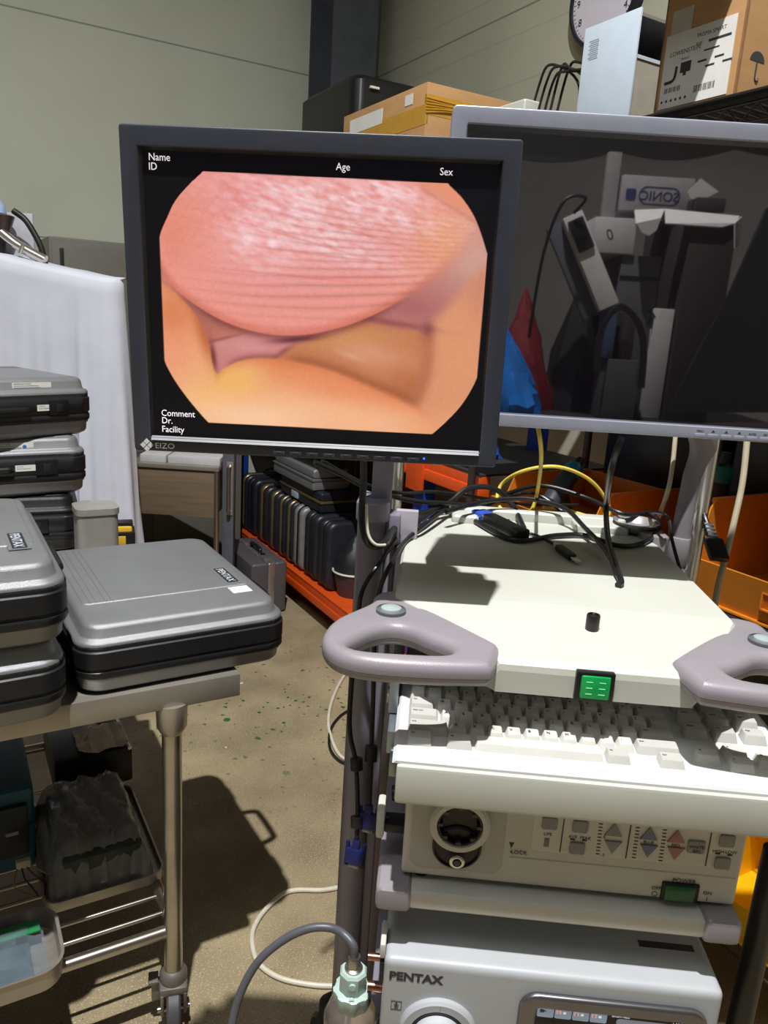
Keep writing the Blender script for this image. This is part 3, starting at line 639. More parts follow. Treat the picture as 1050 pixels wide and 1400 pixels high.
# big pink finger tip on top
ut = curve([(60, 330), (97, 372), (130, 425), (180, 468), (250, 512), (340, 545), (455, 556), (560, 538), (650, 505), (760, 442), (850, 372), (930, 285), (975, 225), (1020, 170)])
d = ut(X) - Y
img = mix(img, (112, 54, 54), np.exp(-(np.clip(-d, 0, None) / 15) ** 2) * ss(120, 240, X) * ss(800, 640, X) * .6)
up = np.zeros_like(img) + np.array((232, 150, 142.))
up = mix(up, (226, 138, 112), blob(130, 280, 130, 130)); up = mix(up, (200, 112, 88), blob(108, 350, 40, 60) * .8)
up = mix(up, (226, 136, 132), blob(330, 200, 110, 90) * .8); up = mix(up, (236, 160, 156), blob(520, 320, 330, 130) * .8)
up = mix(up, (236, 152, 138), ss(170, 30, d) * .8); up = mix(up, (214, 122, 104), ss(34, 0, d)); up = mix(up, (232, 160, 124), blob(850, 300, 90, 110) * .9); up = mix(up, (222, 164, 140), blob(930, 260, 50, 50) * .8)
for cx_, cy_, rx, ry, an, k in ((470, 250, 210, 60, .35, .55), (360, 310, 90, 60, .3, .6), (650, 210, 190, 42, .3, .6), (430, 170, 120, 30, .3, .5), (700, 165, 110, 24, .2, .6), (560, 330, 160, 26, .25, .45)):
    up = mix(up, (250, 216, 220), blob(cx_, cy_, rx, ry, an) * min(1, k * 1.25) * np.clip(.75 + 1.5 * vnoise(22, 9, .35, 11), .1, 1.3))
up += (vnoise(9, 5, .4, 5) * 16 * blob(560, 240, 330, 130) + vnoise(6, 5, 0, 6) * 6)[..., None]
# skin lines: fan of fine creases sweeping down to the right, then running flat along the tip
ph = Y - .36 * (X - 300) * ss(430, 150, Y) - .00022 * (X - 520) ** 2 * ss(200, 520, Y) * -1 + 9 * vnoise(150, 60, .2, 8)
ln = np.abs(np.sin(ph / 9.0)) ** .6
k = blob(600, 300, 300, 150, .2) * .9 + blob(480, 450, 300, 70, 0) * .6
up = up * (1 - (1 - ln) * .19 * np.clip(k, 0, 1))[..., None]
up = mix(up, (206, 118, 110), (blob(560, 345, 200, 3.5, .12) + blob(470, 300, 180, 3, .28) + blob(620, 280, 190, 3, .3) + blob(640, 400, 160, 3, -.02) + blob(430, 395, 200, 3, .1)) * .45)
crn = ss(0, 16, (X - 770) * .62 - (Y - 150)); up = mix(up, (228, 148, 116), crn); up = mix(up, (196, 120, 100), np.exp(-(((X - 770) * .62 - (Y - 150)) / 8) ** 2) * .5 * ss(770, 800, X))
wd = 3 + 62 * ss(680, 950, X); m = ss(-wd, wd, d); img = img + (up - img) * m[..., None]
img += (vnoise(5, 5, 0, 21) * 5)[..., None]
# eight-sided window with bowed corners
def side(pts, keep):
    f = curve(pts); return keep(f)
mk = np.ones_like(X)
tb = lambda p, q: (lambda x: p[1] + (q[1] - p[1]) * (x - p[0]) / (q[0] - p[0]))
mk *= ss(-1, 1, Y - tb((212, 121), (858, 148))(X)); mk *= ss(1, -1, Y - tb((222, 790), (815, 820))(X))
lx = curve([(110, 221), (121, 212), (160, 172), (200, 139), (245, 117), (285, 100), (297, 97)]); lx2 = curve([(600, 105), (622, 107), (660, 124), (710, 156), (750, 187), (792, 224), (800, 232)])
rx_ = curve([(140, 852), (148, 858), (180, 890), (230, 925), (280, 946), (325, 960), (335, 963)]); rx2 = curve([(655, 940), (665, 937), (700, 921), (750, 888), (790, 850), (820, 816), (826, 808)])
left = np.where(Y < 296, lx(Y), np.where(Y > 622, lx2(Y), 97 + (Y - 296) * 10 / 326)); right = np.where(Y < 335, rx_(Y), np.where(Y > 665, rx2(Y), 963 - (Y - 335) * 26 / 330))
mk *= ss(-1, 1, X - left) * ss(1, -1, X - right)
img = np.clip(img, 0, 255) * mk[..., None] + np.array((5, 4, 8.)) * (1 - mk[..., None])
v_ = img / 255; L_ = np.where(v_ <= .04045, v_ / 12.92, ((v_ + .055) / 1.055) ** 2.4)
me = bpy.data.meshes.new('screen_picture')
co = np.stack([hx0 + (hx1 - hx0) * S_, np.full_like(S_, .0058), hz1 + (hz0 - hz1) * T_], -1).reshape(-1, 3)
idx = np.arange(NXG * NYG).reshape(NYG, NXG); fs = np.stack([idx[1:, :-1], idx[1:, 1:], idx[:-1, 1:], idx[:-1, :-1]], -1).reshape(-1, 4)
me.vertices.add(len(co)); me.vertices.foreach_set('co', co.ravel()); me.loops.add(fs.size); me.loops.foreach_set('vertex_index', fs.ravel().astype(np.int32))
me.polygons.add(len(fs)); me.polygons.foreach_set('loop_start', np.arange(0, fs.size, 4, dtype=np.int32)); me.update(calc_edges=True)
ca = me.color_attributes.new('picture', 'FLOAT_COLOR', 'POINT'); ca.data.foreach_set('color', np.concatenate([L_.reshape(-1, 3), np.ones((len(co), 1))], 1).ravel().astype(np.float32))
sm = bpy.data.materials.new('screen_picture'); sm.use_nodes = True; nt = sm.node_tree; b_ = nt.nodes['Principled BSDF']
at_ = nt.nodes.new('ShaderNodeAttribute'); at_.attribute_name = 'picture'; nt.links.new(at_.outputs['Color'], b_.inputs['Emission Color']); b_.inputs['Emission Strength'].default_value = 1.0
b_.inputs['Base Color'].default_value = (.006, .006, .007, 1); b_.inputs['Roughness'].default_value = .35; b_.inputs['Specular IOR Level'].default_value = .25
me.materials.append(sm); so = bpy.data.objects.new('screen', me); COL.objects.link(so); so.parent = mo; ORG['screen'] = Vector((0, 0, 0))
SCW = mat('screen_text', (228, 222, 232), 0.5, emit=.9, var=0)
HmI = np.linalg.inv(Hm)
def scr(x, y):
    p = HmI @ np.array((x, y, 1.)); s, t = p[0] / p[2], p[1] / p[2]; return hx0 + (hx1 - hx0) * s, hz1 + (hz0 - hz1) * t
for s, x, y in (('Name', 70, 93), ('ID', 70, 118), ('Age', 562, 115), ('Sex', 836, 126), ('Comment', 98, 772), ('Dr.', 99, 792), ('Facility', 99, 815)):
    a, c = scr(x, y); B().text(s, .0104, front(a, .0052, c), .0001, xs=.92).build('screen_lettering', SCW, mo, smooth=False)
# maker's mark, keys and pilot light on the lower bezel
LOGO = mat('logo_grey', (232, 233, 238), 0.4)
zl = -MH / 2 + .0068; xl = -MW / 2 + .0145
lg = B()
for k, (dx, dz) in enumerate(((0, .0042), (-.0042, 0), (.0042, 0), (0, -.0042))):
    s = .0036; lg.prism([(xl + dx - s, zl + dz), (xl + dx, zl + dz - s), (xl + dx + s, zl + dz), (xl + dx, zl + dz + s)], .0, .0004, M=PM)
lg.build('logo', LOGO, mo, smooth=False)
B().text('EIZO', .0092, front(xl + .0095, -.0002, zl - .0032), .0002, xs=1.15).build('logo', LOGO, mo, smooth=False)
kbt = B()
for k in range(9): kbt.box((-.048 + k * .0195, -.0012, zl - .004), (-.034 + k * .0195, .0005, zl + .001), .0005)
kbt.build('front_key', BEZ, mo)
b = B()
for k in range(9): b.box((-.044 + k * .0195, -.0016, zl - .0008), (-.038 + k * .0195, -.0011, zl - .0002))
b.build('key_marking', mat('faint_grey', (104, 106, 114), 0.5), mo)
B().cyl((.1275, 0, zl), (.1275, -.0009, zl), .0012, n=12).build('pilot_light', mat('blue_led', (40, 90, 255), 0.3, emit=3.0), mo)
# ------------------------------------------------------------------ wide silver monitor behind
Yb = 1.015
tl = at_y(620, 142, Yb); zt = tl.z; zb = at_y(690, 583, Yb).z; W2 = .603; x0 = tl.x
bm_ = thing('computer_monitor', 'wide silver framed monitor with dark reflecting screen, behind the black one', 'monitor', 'W', (x0 + W2 / 2, Yb, zb))
SIL = mat('silver_plastic', (158, 162, 178), 0.36, 0.25, var=0.03, scale=30, bump=0.04, bscale=900)
PW = Matrix(((1, 0, 0, 0), (0, 0, -1, Yb), (0, 1, 0, 0), (0, 0, 0, 1)))
ix0, ix1, iz0, iz1 = x0 + .0195, x0 + W2 - .0195, zb + .0165, zt - .0205
B().prism(rrect(x0, x0 + W2, zb, zt, .006, 4), -.03, 0, [rrect(ix0, ix1, iz0, iz1, .001, 1)], .002, 3, PW).build('bezel', SIL, bm_)
b = B(); o_ = [(ix0, iz0), (ix1, iz0), (ix1, iz1), (ix0, iz1)]; e = .0045; i_ = [(ix0 + e, iz0 + .001), (ix1 - e, iz0 + .001), (ix1 - e, iz1 - e), (ix0 + e, iz1 - e)]
b.rings([[Vector((p[0], Yb + .002, p[1])) for p in o_], [Vector((p[0], Yb + .009, p[1])) for p in i_]], False, False); b.build('inner_frame', mat('dark_silver', (84, 84, 96), 0.5), bm_, smooth=False)
gl = bpy.data.materials.new('dark_screen'); gl.use_nodes = True; g = gl.node_tree.nodes['Principled BSDF']
g.inputs['Base Color'].default_value = lin((20, 18, 22)); g.inputs['Roughness'].default_value = .02; g.inputs['Specular IOR Level'].default_value = 1.0; g.inputs['IOR'].default_value = 2.15
B().box((ix0, Yb + .009, iz0), (ix1, Yb + .014, iz1)).build('screen', gl, bm_, smooth=False)
B().box((x0 + .01, Yb + .03, zb + .01), (x0 + W2 - .01, Yb + .058, zt - .01), .012, 3).build('rear_housing', SIL, bm_)
zk = zb + .0075
for k, l in enumerate(('MENU', '', '', '', 'AUTO', 'PIP')):
    xk = at_y(957, 592, Yb).x + k * .0172
    kk = B().box((xk - .0068, Yb - .0022, zk - .0055), (xk + .0068, Yb + .001, zk - .0005), .001).build('front_key', SIL, bm_)
    if l: B().text(l, .0034, front(xk, Yb - .0003, zk + .0018), .0001, 'CENTER').build('lettering', INK, bm_, smooth=False)
    else: B().prism([(xk - .0022, zk + .002), (xk + .0022, zk + .002), (xk + .0006, zk + .0045), (xk - .0006, zk + .0045)], 0, .0003, M=PW).build('key_marking', INK, bm_, smooth=False)
# ------------------------------------------------------------------ stainless trolley table with the silver cases
TZ = .78
cor = fr(at_z(329, 921, TZ)); TA1, TB0 = cor.x, cor.y; TA0, TB1 = TA1 - 1.25, TB0 + .85
lg_ = fr(at_z(237, 1316, .15)); LA, LB = lg_.x, lg_.y
tab = thing('trolley_table', 'stainless steel trolley table with tube legs carrying the silver cases', 'table', 'R', ((TA0 + TA1) / 2, (TB0 + TB1) / 2, 0))
SHEET = mat('stainless_sheet', (172, 166, 156), 0.36, 0.6, var=0.10, scale=6, bump=0.06, bscale=25, streak=(1, 8, 1))
b = B(); b.box((TA0, TB0, TZ - .046), (TA1, TB1, TZ), .003).build('tabletop', SHEET, tab)
LX = TA0 + (TA1 - LA); LY = TB1 - (LB - TB0)
for x, y in ((LA, LB), (LX, LB), (LA, LY), (LX, LY)):
    lgo = B().cyl((x, y, .14), (x, y, TZ - .04), .0185, n=28).build('leg', STEEL, tab)
    B().lathe([(.0195, TZ - .105), (.028, TZ - .09), (.029, TZ - .05), (.029, TZ - .042)], (x, y, 0), n=28).build('leg_socket', SHEET, lgo)
    B().cyl((x, y, .135), (x, y, .16), .0175, n=24).build('leg_plug', RUB, lgo)
ZS = .232
b = B(); 
for y in (LB, LY): b.cyl((LX, y, ZS), (LA, y, ZS), .0125)
for x in (LA, LX): b.cyl((x, LB, ZS), (x, LY, ZS), .0125)
b.build('lower_rail', STEEL, tab)
_rb = [fr(at_z(qx, qy, ZS)).y for qx, qy in ((220, 1251), (213, 1228), (211, 1207))]
_rb += [_rb[2] + (.055 * k) for k in range(1, 9) if _rb[2] + .055 * k < LY - .03]
for y in _rb:
    B().cyl((LX, y, ZS + .004), (LA - .01, y, ZS + .004), .0045, n=12).build('shelf_rod', STEEL, tab)
ZINC = mat('cast_zinc', (126, 122, 116), 0.5, 0.6, var=0.12)
for x, y, yaw in ((LA, LB, PI - .25), (LX, LB, .2), (LA, LY, -.4), (LX, LY, 1.0)):
    M = Matrix.Translation((x, y, 0)) @ Matrix.Rotation(yaw, 4, 'Z')
    def mv(b): [setattr(v, 'co', M @ v.co) for v in b.bm.verts]; return b
    cs = mv(B().lathe([(.026, .108), (.028, .128), (.024, .136), (.0175, .141)], n=24).box((-.028, -.03, .094), (.028, .03, .113), .006).box((-.026, -.028, .05), (-.019, .032, .10), .003).box((.019, -.028, .05), (.026, .032, .10), .003)).build('caster', ZINC, tab)
    mv(B().lathe([(.018, -.014), (.046, -.014), (.05, -.010), (.05, .010), (.046, .014), (.018, .014)], (0, .012, .05), (1, 0, 0), 36)).build('wheel', mat('grey_tyre', (70, 70, 74), .55), cs)
    mv(B().cyl((-.032, .012, .05), (.032, .012, .05), .006)).build('axle', STEEL, cs)
    mv(B().box((-.022, -.052, .075), (.022, -.026, .084), .002).box((.026, -.024, .055), (.044, -.006, .10), .003).box((.03, -.03, .10), (.05, .0, .108), .002)).build('brake', ZINC, cs)
# second table directly behind
t = thing('steel_bench', 'steel table standing behind the trolley, under the rear stack of cases', 'table', 'R', (TA0 + .75, TB1 + .35, 0))
B().box((TA0 + .1, TB1 + .012, TZ - .04), (TA1 - .03, TB1 + .62, TZ - .0005), .003).build('tabletop', SHEET, t)
for x in (TA0 + .16, TA1 - .09):
    for y in (TB1 + .07, TB1 + .56): B().cyl((x, y, 0), (x, y, TZ - .03), .0185, n=20).build('leg', STEEL, t)
# faded red marker writing on the apron
b = B().text('(7)', .034, sheet((TA0 + .66, TB0 - .0004, TZ - .04), (1, 0, 0), (0, 0, 1)), .0001); b.build('marker_writing', mat('faded_red', (178, 134, 118), .6), tab, smooth=False)
# ------------------------------------------------------------------ silver carrying cases
SILV = mat('silver_shell', (142, 144, 147), 0.38, 0.45, var=0.04, scale=14, bump=0.35, bscale=900)
BAND = mat('black_band', (24, 25, 30), 0.42, var=0.08)
PAPER = mat('white_paper', (226, 226, 222), 0.6, var=0.03)
BADGE = mat('badge_blue_black', (28, 34, 48), 0.35); BADT = mat('badge_silver', (186, 192, 200), 0.35)
def case_parts(t, w, d, h=.127, badge=True, boff=(.064, .235), seam=True, out=.036, shell=None, notes=None):
    shell = shell or SILV
    rg = lambda i, z, r=.045: at3(rrect(-w / 2 + i, w / 2 - i, -d / 2 + i, d / 2 - i, max(r - i * .6, .012)), z)
    k = h / .12
    B().rings([rg(.024, 0), rg(.012, .006 * k), rg(.009, .010 * k), rg(.008, .024 * k), rg(.004, .027 * k), rg(.004, .034 * k)]).build('base_shell', shell, t, ang=60)
    B().rings([rg(.004, .030 * k), rg(.0005, .033 * k), rg(.0005, .043 * k), rg(.003, .045 * k), rg(.003, .048 * k), rg(0, .050 * k), rg(0, .078 * k), rg(.003, .080 * k), rg(.003, .088 * k)]).build('band', BAND, t, ang=50)
    lid = B().rings([rg(.003, .085 * k), rg(.003, .0905 * k), rg(.006, .0945 * k), rg(.013, .0965 * k), rg(.015, .099 * k), rg(.018, .112 * k), rg(.0215, .1175 * k), rg(.028, .12 * k)]).build('lid_shell', shell, t, ang=60)
    if seam:
        zt = h; b = B(); s0 = -d / 2 + .125
        b.rings([at3(rrect(-w / 2 + .034 + e, w / 2 - .034 - e, s0 + e, d / 2 - .036 - e, .012), z) for e, z in ((0, zt - .001), (.002, zt + .0016), (.004, zt + .002))]); b.build('lid_panel', shell, lid, ang=60)
        for q in range(4):
            xx = -w / 2 + .048 + q * .011 + (.006 if q > 1 else 0); B().box((xx, s0 + .004, zt + .0012), (xx + .004, d / 2 - .05, zt + .0034), .0012).build('lid_rib', shell, lid)
    if badge:
        M = sheet((w / 2 - boff[0], -d / 2 + boff[1], h + .0028), (0, -1, 0), (1, 0, 0))
        bd = B(); bd.prism(rrect(0, .092, -.0115, .0115, .001, 1), -.0012, 0.0004, M=M); bd = bd.build('badge', BADGE, t)
        B().prism(rrect(-.006, .098, -.0175, .0165, .001, 1), -.0014, -.0002, M=M).build('badge_plate', shell, bd)
        B().text('PENTAX', .0215, M @ Matrix.Translation((.046, -.0076, .0004)), .0002, 'CENTER', 1.02, off=.0004).build('badge_lettering', BADT, bd, smooth=False)
    # carrying handle and latches on the long right side
    zc = h * .5
    hd = B(); hd.tube([(w / 2 - .004, -.066, zc), (w / 2 + out * .78, -.058, zc), (w / 2 + out, -.04, zc), (w / 2 + out, .04, zc), (w / 2 + out * .78, .058, zc), (w / 2 - .004, .066, zc)], .0085, 10); hd.build('carry_handle', BLACK, t)
    for yy in (-.15, .15):
        l = B().box((w / 2 - .004, yy - .028, zc - .018), (w / 2 + .004, yy + .028, zc + .022), .003).build('latch', BLACK, t)
        B().box((w / 2 + .003, yy - .009, zc - .010), (w / 2 + .0055, yy + .009, zc + .012), .001).build('latch_key', RUB, l)
    if notes:
        f = w / 2 - .001
        M = lambda y, z, x: sheet((x, y, z), (0, 1, 0), (0, 0, 1))
        def card(y, z, ww, hh, lines, dot=None, x=f):
            c = B().box((x - .001, y, z), (x + .0008, y + ww, z + hh)).build('label', PAPER, t)
            b = B()
            for n, (s, sz) in enumerate(lines):
                if not s: b.box((x + .0008, y + .004, z + hh - .0045 - n * .0045), (x + .001, y + sz, z + hh - .0036 - n * .0045)); continue
                b.text(s, sz, M(y + .004, z + hh - .0052 - n * .0052, x + .0009), .0001)
            b.build('label_lettering', INK, c, smooth=False)
            if dot: B().cyl((x, y + ww - .022, z + hh * .45), (x + .0012, y + ww - .022, z + hh * .45), .005, n=10).build('sticker', mat('sticker_blue', (60, 110, 190), .5), c)
        card(.03 + notes, .125, .105, .020, (('IMPORTANT NOTE:', .0052), ('', .07), ('', .075), ('', .05)), notes < 0, x=w / 2 - .0165)
        card(.085 + notes, .072, .05, .016, (('L O C K', .0046), ('During Transportation', .0036)), x=w / 2 + .0006)
def case(name_label, FLp, FRp, d, z0, h=.127, wset=None, **k):
    M = None
    FL, FR_ = Vector(FLp), Vector(FRp); dx = (FR_ - FL); dx.z = 0; yaw = math.atan2(dx.y, dx.x); w = wset or dx.length
    X_ = Vector((math.cos(yaw), math.sin(yaw), 0)); Y_ = Vector((-X_.y, X_.x, 0))
    c = Vector((FR_.x, FR_.y, 0)) - X_ * (w / 2) + Y_ * (d / 2)
    M = Matrix.Translation((c.x, c.y, z0)) @ Matrix.Rotation(yaw, 4, 'Z')
    t = thing('carrying_case', name_label, 'case', M=M, group='carrying cases stacked on the steel tables'); case_parts(t, w, d, h, **k); return t
cA = case('single silver case with black band lying flat at the right end of the steel table', at_z(104, 893, TZ + .092), at_z(397, 846, TZ + .092), .51, TZ)
# its small paper sticker
def sub_sticker(t, w, d):
    B().box((w / 2 - .085, -d / 2 + .085, .1268), (w / 2 - .045, -d / 2 + .12, .1276)).build('paper_sticker', PAPER, t)
sub_sticker(cA, (at_z(397, 846, TZ + .092) - at_z(104, 893, TZ + .092)).length, .51)
f1 = at_z(97, 799, TZ + .2375); f0 = f1 - Vector((math.cos(R(31.5)), math.sin(R(31.5)), 0)) * .40
cB = case('silver case with badge at the left edge, upper one of the front pair', f0, f1, .50, TZ + .136, h=.135, wset=.40, boff=(.060, .195), out=.010)
f1 = at_z(96, 906, TZ + .1015); f0 = f1 - Vector((math.cos(R(33)), math.sin(R(33)), 0)) * .40
cC = case('silver case at the left edge directly underneath another, lower of the front pair', f0, f1, .48, TZ, h=.135, wset=.40, out=.008, badge=False)
# stack further back: long latch sides face the camera
def rear(label, R_, L_, z0, shell=None, notes=None, seam=True):
    # R_ = right end of the latch side
    dx = Vector(R_) - Vector(L_); yaw = math.atan2(dx.y, dx.x); X_ = Vector((math.cos(yaw), math.sin(yaw), 0)); Y_ = Vector((-X_.y, X_.x, 0)); w, d = .40, .52
    c = Vector((R_.x, R_.y, 0)) - X_ * d / 2 + Y_ * w / 2
    M = Matrix.Translation((c.x, c.y, z0)) @ Matrix.Rotation(yaw - PI / 2, 4, 'Z')
    t = thing('carrying_case', label, 'case', M=M, group='carrying cases stacked on the steel tables'); case_parts(t, w, d, .1545, badge=False, out=.008, seam=seam, shell=shell, notes=notes); return t
ZR = TZ
rear('silver case with white note and lock labels, topmost of the rear stack', at_z(131, 546, TZ + .408), at_z(0, 552, TZ + .408), ZR + .312, notes=.005)
rear('silver case with blue-spotted note label, second from top of the rear stack', at_z(122, 627, TZ + .253), at_z(0, 633, TZ + .253), ZR + .156, notes=-.012)
DKSH = mat('black_shell', (13, 13, 15), 0.4, var=0.1, bump=0.3, bscale=900)
rear('black case at the bottom of the rear stack, under the two silver ones', at_z(111, 708, TZ + .097), at_z(0, 713, TZ + .097), ZR, shell=DKSH)
# pot and drill battery behind
p = at_z(133, 760, TZ)
q = fr(at_z(133, 775, TZ))
t = single(B().rings([at3(rrect(q.x - .05, q.x + .05, q.y - .045, q.y + .045, .02), z) for z in (TZ, TZ + .15)])  .rings([at3(rrect(q.x - .053, q.x + .053, q.y - .048, q.y + .048, .022), z) for z in (TZ + .15, TZ + .166)]), 'metal_canister', mat('blurry_steel', (176, 172, 168), .5, .5), 'small pale metal canister standing between the case stack and the white sheet', 'canister', 'R', (q.x, q.y, TZ))
YEL = mat('tool_yellow', (214, 176, 52), 0.45, var=0.05)
q = at_z(167, 752, TZ)
M = Matrix.Translation(q) @ Matrix.Rotation(R(20), 4, 'Z')
t = thing('tool_battery', 'yellow and black power tool battery standing behind the large silver case', 'battery', M=M)
B().box((-.035, -.04, 0), (.035, .04, .062), .006).build('housing', BLACK, t)
B().box((-.037, -.03, .03), (.028, .03, .075), .008).build('clip', YEL, t)
B().box((-.02, -.022, .0745), (.03, .022, .084), .004).build('terminal', BLACK, t)
B().box((-.030, -.0425, .022), (.010, -.0385, .052), .002).build('plate', YEL, t)
# ------------------------------------------------------------------ things on the lower shelf
ZL = ZS + .0085
def rp(px_, py_, z): return fr(at_z(px_, py_, z))
TEAL = mat('teal_tool_plastic', (18, 84, 104), 0.45, var=0.08); NAVY = mat('dark_tool_plastic', (24, 32, 42), 0.45)
a = rp(72, 1178, ZL); a.x -= .03
t = thing('tool_case', 'teal power tool case with dark latch on the lower shelf at the left', 'tool case', 'R', (a.x - .2, a.y + .1, ZL))
B().box((a.x - .40, a.y, ZL), (a.x, a.y + .30, ZL + .105), .012, 3).build('body', TEAL, t)
B().box((a.x - .40, a.y, ZL + .107), (a.x, a.y + .30, ZL + .20), .014, 3).build('lid', TEAL, t)
B().box((a.x - .085, a.y - .013, ZL + .045), (a.x - .015, a.y + .002, ZL + .165), .005).build('latch', NAVY, t)
B().box((a.x - .060, a.y - .0145, ZL + .10), (a.x - .035, a.y - .012, ZL + .108)).build('latch_mark', mat('dull_white', (160, 162, 160), .5), t)
B().box((a.x - .16, a.y - .012, ZL + .02), (a.x - .115, a.y + .002, ZL + .085), .004).build('latch', NAVY, t)
B().text('L', .055, sheet((a.x - .115, a.y + .10, ZL + .2003), (1, 0, 0), (.25, 1, 0)), .0002, xs=1.2).build('lettering', mat('dull_white', (160, 162, 160)), t, smooth=False)
# flat steel tray with a plastic bagged bundle
c0, c1 = rp(61, 1245, ZL + .015), rp(221, 1196, ZL + .015)
t = thing('steel_tray', 'shallow steel tray on the lower shelf beneath the clear plastic bag', 'tray', 'R', ((c0.x + c1.x) / 2, c0.y + .16, ZL))
yb = (c0.y + c1.y) / 2; o_ = rrect(c0.x, c1.x + .01, yb, yb + .36, .03); i_ = rrect(c0.x + .004, c1.x + .006, yb + .004, yb + .356, .027)
B().rings([at3(i_, ZL + .003), at3(o_, ZL), at3(o_, ZL + .022), at3(i_, ZL + .022), at3(i_, ZL + .004)], True, True).build('pan', SHEET, t)
CLEAR = mat('clear_film', (200, 205, 208), 0.14, alpha=.42, spec=1.0, bump=1.0, bscale=22, scale=60, var=.1)
rb = random.Random(5); nX, nY = 26, 22
bun = thing('bagged_bundle', 'dark bundle wrapped in crinkled clear plastic film lying in the steel tray', 'bag', 'R', ((c0.x + c1.x) / 2, yb + .15, ZL + .004))
B().box((c0.x + .035, yb + .03, ZL + .0045), (c1.x - .03, yb + .29, ZL + .095), .02, 3).build('contents', mat('dark_contents', (58, 68, 64), .6, var=.3, scale=25), bun)
B().box((c1.x - .085, yb + .17, ZL + .094), (c1.x - .035, yb + .28, ZL + .099), .002).build('green_card', mat('dark_green_card', (24, 70, 52), .6), bun)
vs_ = []
for j in range(nY):
    for i in range(nX):
        s, tt = i / (nX - 1), j / (nY - 1); e = min(s, 1 - s, tt, 1 - tt); hh = .108 * min(1, e / .13) ** .6
        vs_.append(Vector((c0.x + .012 + s * (c1.x - c0.x - .024) + rb.uniform(-.005, .005), yb + .012 + tt * .32 + rb.uniform(-.005, .005), ZL + .006 + hh + rb.uniform(-.004, .005) * (1 if e > .02 else .3) + .006 * math.sin(i * .9 + j * .5) * min(1, e / .1))))
b = B(); b._add(vs_, [(j * nX + i, j * nX + i + 1, (j + 1) * nX + i + 1, (j + 1) * nX + i) for j in range(nY - 1) for i in range(nX - 1)]); b.build('film', CLEAR, bun, ang=70)
# black box with crumpled tissue further back
a0, a1 = rp(72, 1085, ZL), rp(165, 1052, ZL); d0 = rp(158, 1000, ZL)
yk = yb + .40
t = thing('equipment_box', 'black equipment box with chrome edge at the back of the lower shelf', 'box', 'R', (a1.x - .15, yk + .12, ZL))
B().box((a1.x - .17, yk, ZL), (a1.x + .02, yk + .24, ZL + .10), .01).build('body', mat('box_black', (14, 14, 16), .4), t)
B().cyl((a1.x + .012, yk - .002, ZL + .098), (a1.x + .012, yk + .242, ZL + .098), .005).build('edge_rail', CHROME, t)
b = B(); vs_ = []
for j in range(9):
    for i in range(9):
        s, tt = i / 8 - .5, j / 8 - .5; vs_.append(Vector((a1.x - .05 + s * .12, yk + .06 + tt * .13, ZL + .103 + .035 * max(0, .5 - (s * s + tt * tt) ** .5) + rb.uniform(0, .018))))
b._add(vs_, [(j * 9 + i, j * 9 + i + 1, (j + 1) * 9 + i + 1, (j + 1) * 9 + i) for j in range(8) for i in range(8)])
single(b, 'crumpled_tissue', mat('tissue', (232, 226, 216), .8), 'crumpled off-white tissue lying on the black equipment box', 'tissue', 'R', (a1.x - .05, yk + .06, ZL + .1), ang=20)
# front steel dish with zip bag
e0 = rp(88, 1330, ZS + .013); e0.y = LB - .012
t = thing('instrument_tray', 'round-cornered steel tray on the front rail at the bottom left corner', 'tray', 'R', (e0.x - .16, e0.y + .06, ZS + .013))
zt_ = ZS + .0135; o_ = rrect(e0.x - .36, e0.x, e0.y - .055, e0.y + .115, .045); s_ = lambda i: rrect(e0.x - .36 + i, e0.x - i, e0.y - .055 + i, e0.y + .115 - i, .045 - i)
B().rings([at3(s_(.012), zt_ + .002), at3(s_(.012), zt_), at3(s_(.002), zt_ + .006), at3(s_(0), zt_ + .046), at3(s_(-.003), zt_ + .048), at3(s_(.003), zt_ + .047), at3(s_(.005), zt_ + .008), at3(s_(.014), zt_ + .003)]).build('pan', SHEET, t, ang=40)
zb_ = thing('zip_bag', 'clear zip bag with a green strip lying in the bottom left steel tray', 'bag', 'R', (e0.x - .15, e0.y + .05, zt_ + .003))
vs_ = []; nX, nY = 18, 12
for j in range(nY):
    for i in range(nX):
        s, tt = i / (nX - 1), j / (nY - 1); e = min(s, 1 - s, tt, 1 - tt)
        vs_.append(Vector((e0.x - .30 + s * .275, e0.y - .035 + tt * .125, zt_ + .006 + .028 * min(1, e / .2) + rb.uniform(0, .01) + .018 * tt)))
b = B(); b._add(vs_, [(j * nX + i, j * nX + i + 1, (j + 1) * nX + i + 1, (j + 1) * nX + i) for j in range(nY - 1) for i in range(nX - 1)]); b.build('film', mat('bluish_film', (150, 168, 180), .15, alpha=.3, spec=.9, bump=.6, bscale=40), zb_, ang=25)
B().box((e0.x - .28, e0.y - .02, zt_ + .0035), (e0.x - .05, e0.y + .085, zt_ + .018), .006).build('contents', mat('bag_contents', (52, 66, 78), .5, var=.35, scale=30), zb_)
B().box((e0.x - .30, e0.y + .060, zt_ + .037), (e0.x - .03, e0.y + .092, zt_ + .041), .001).build('zip_strip', mat('zip_green', (34, 128, 74), .45), zb_)
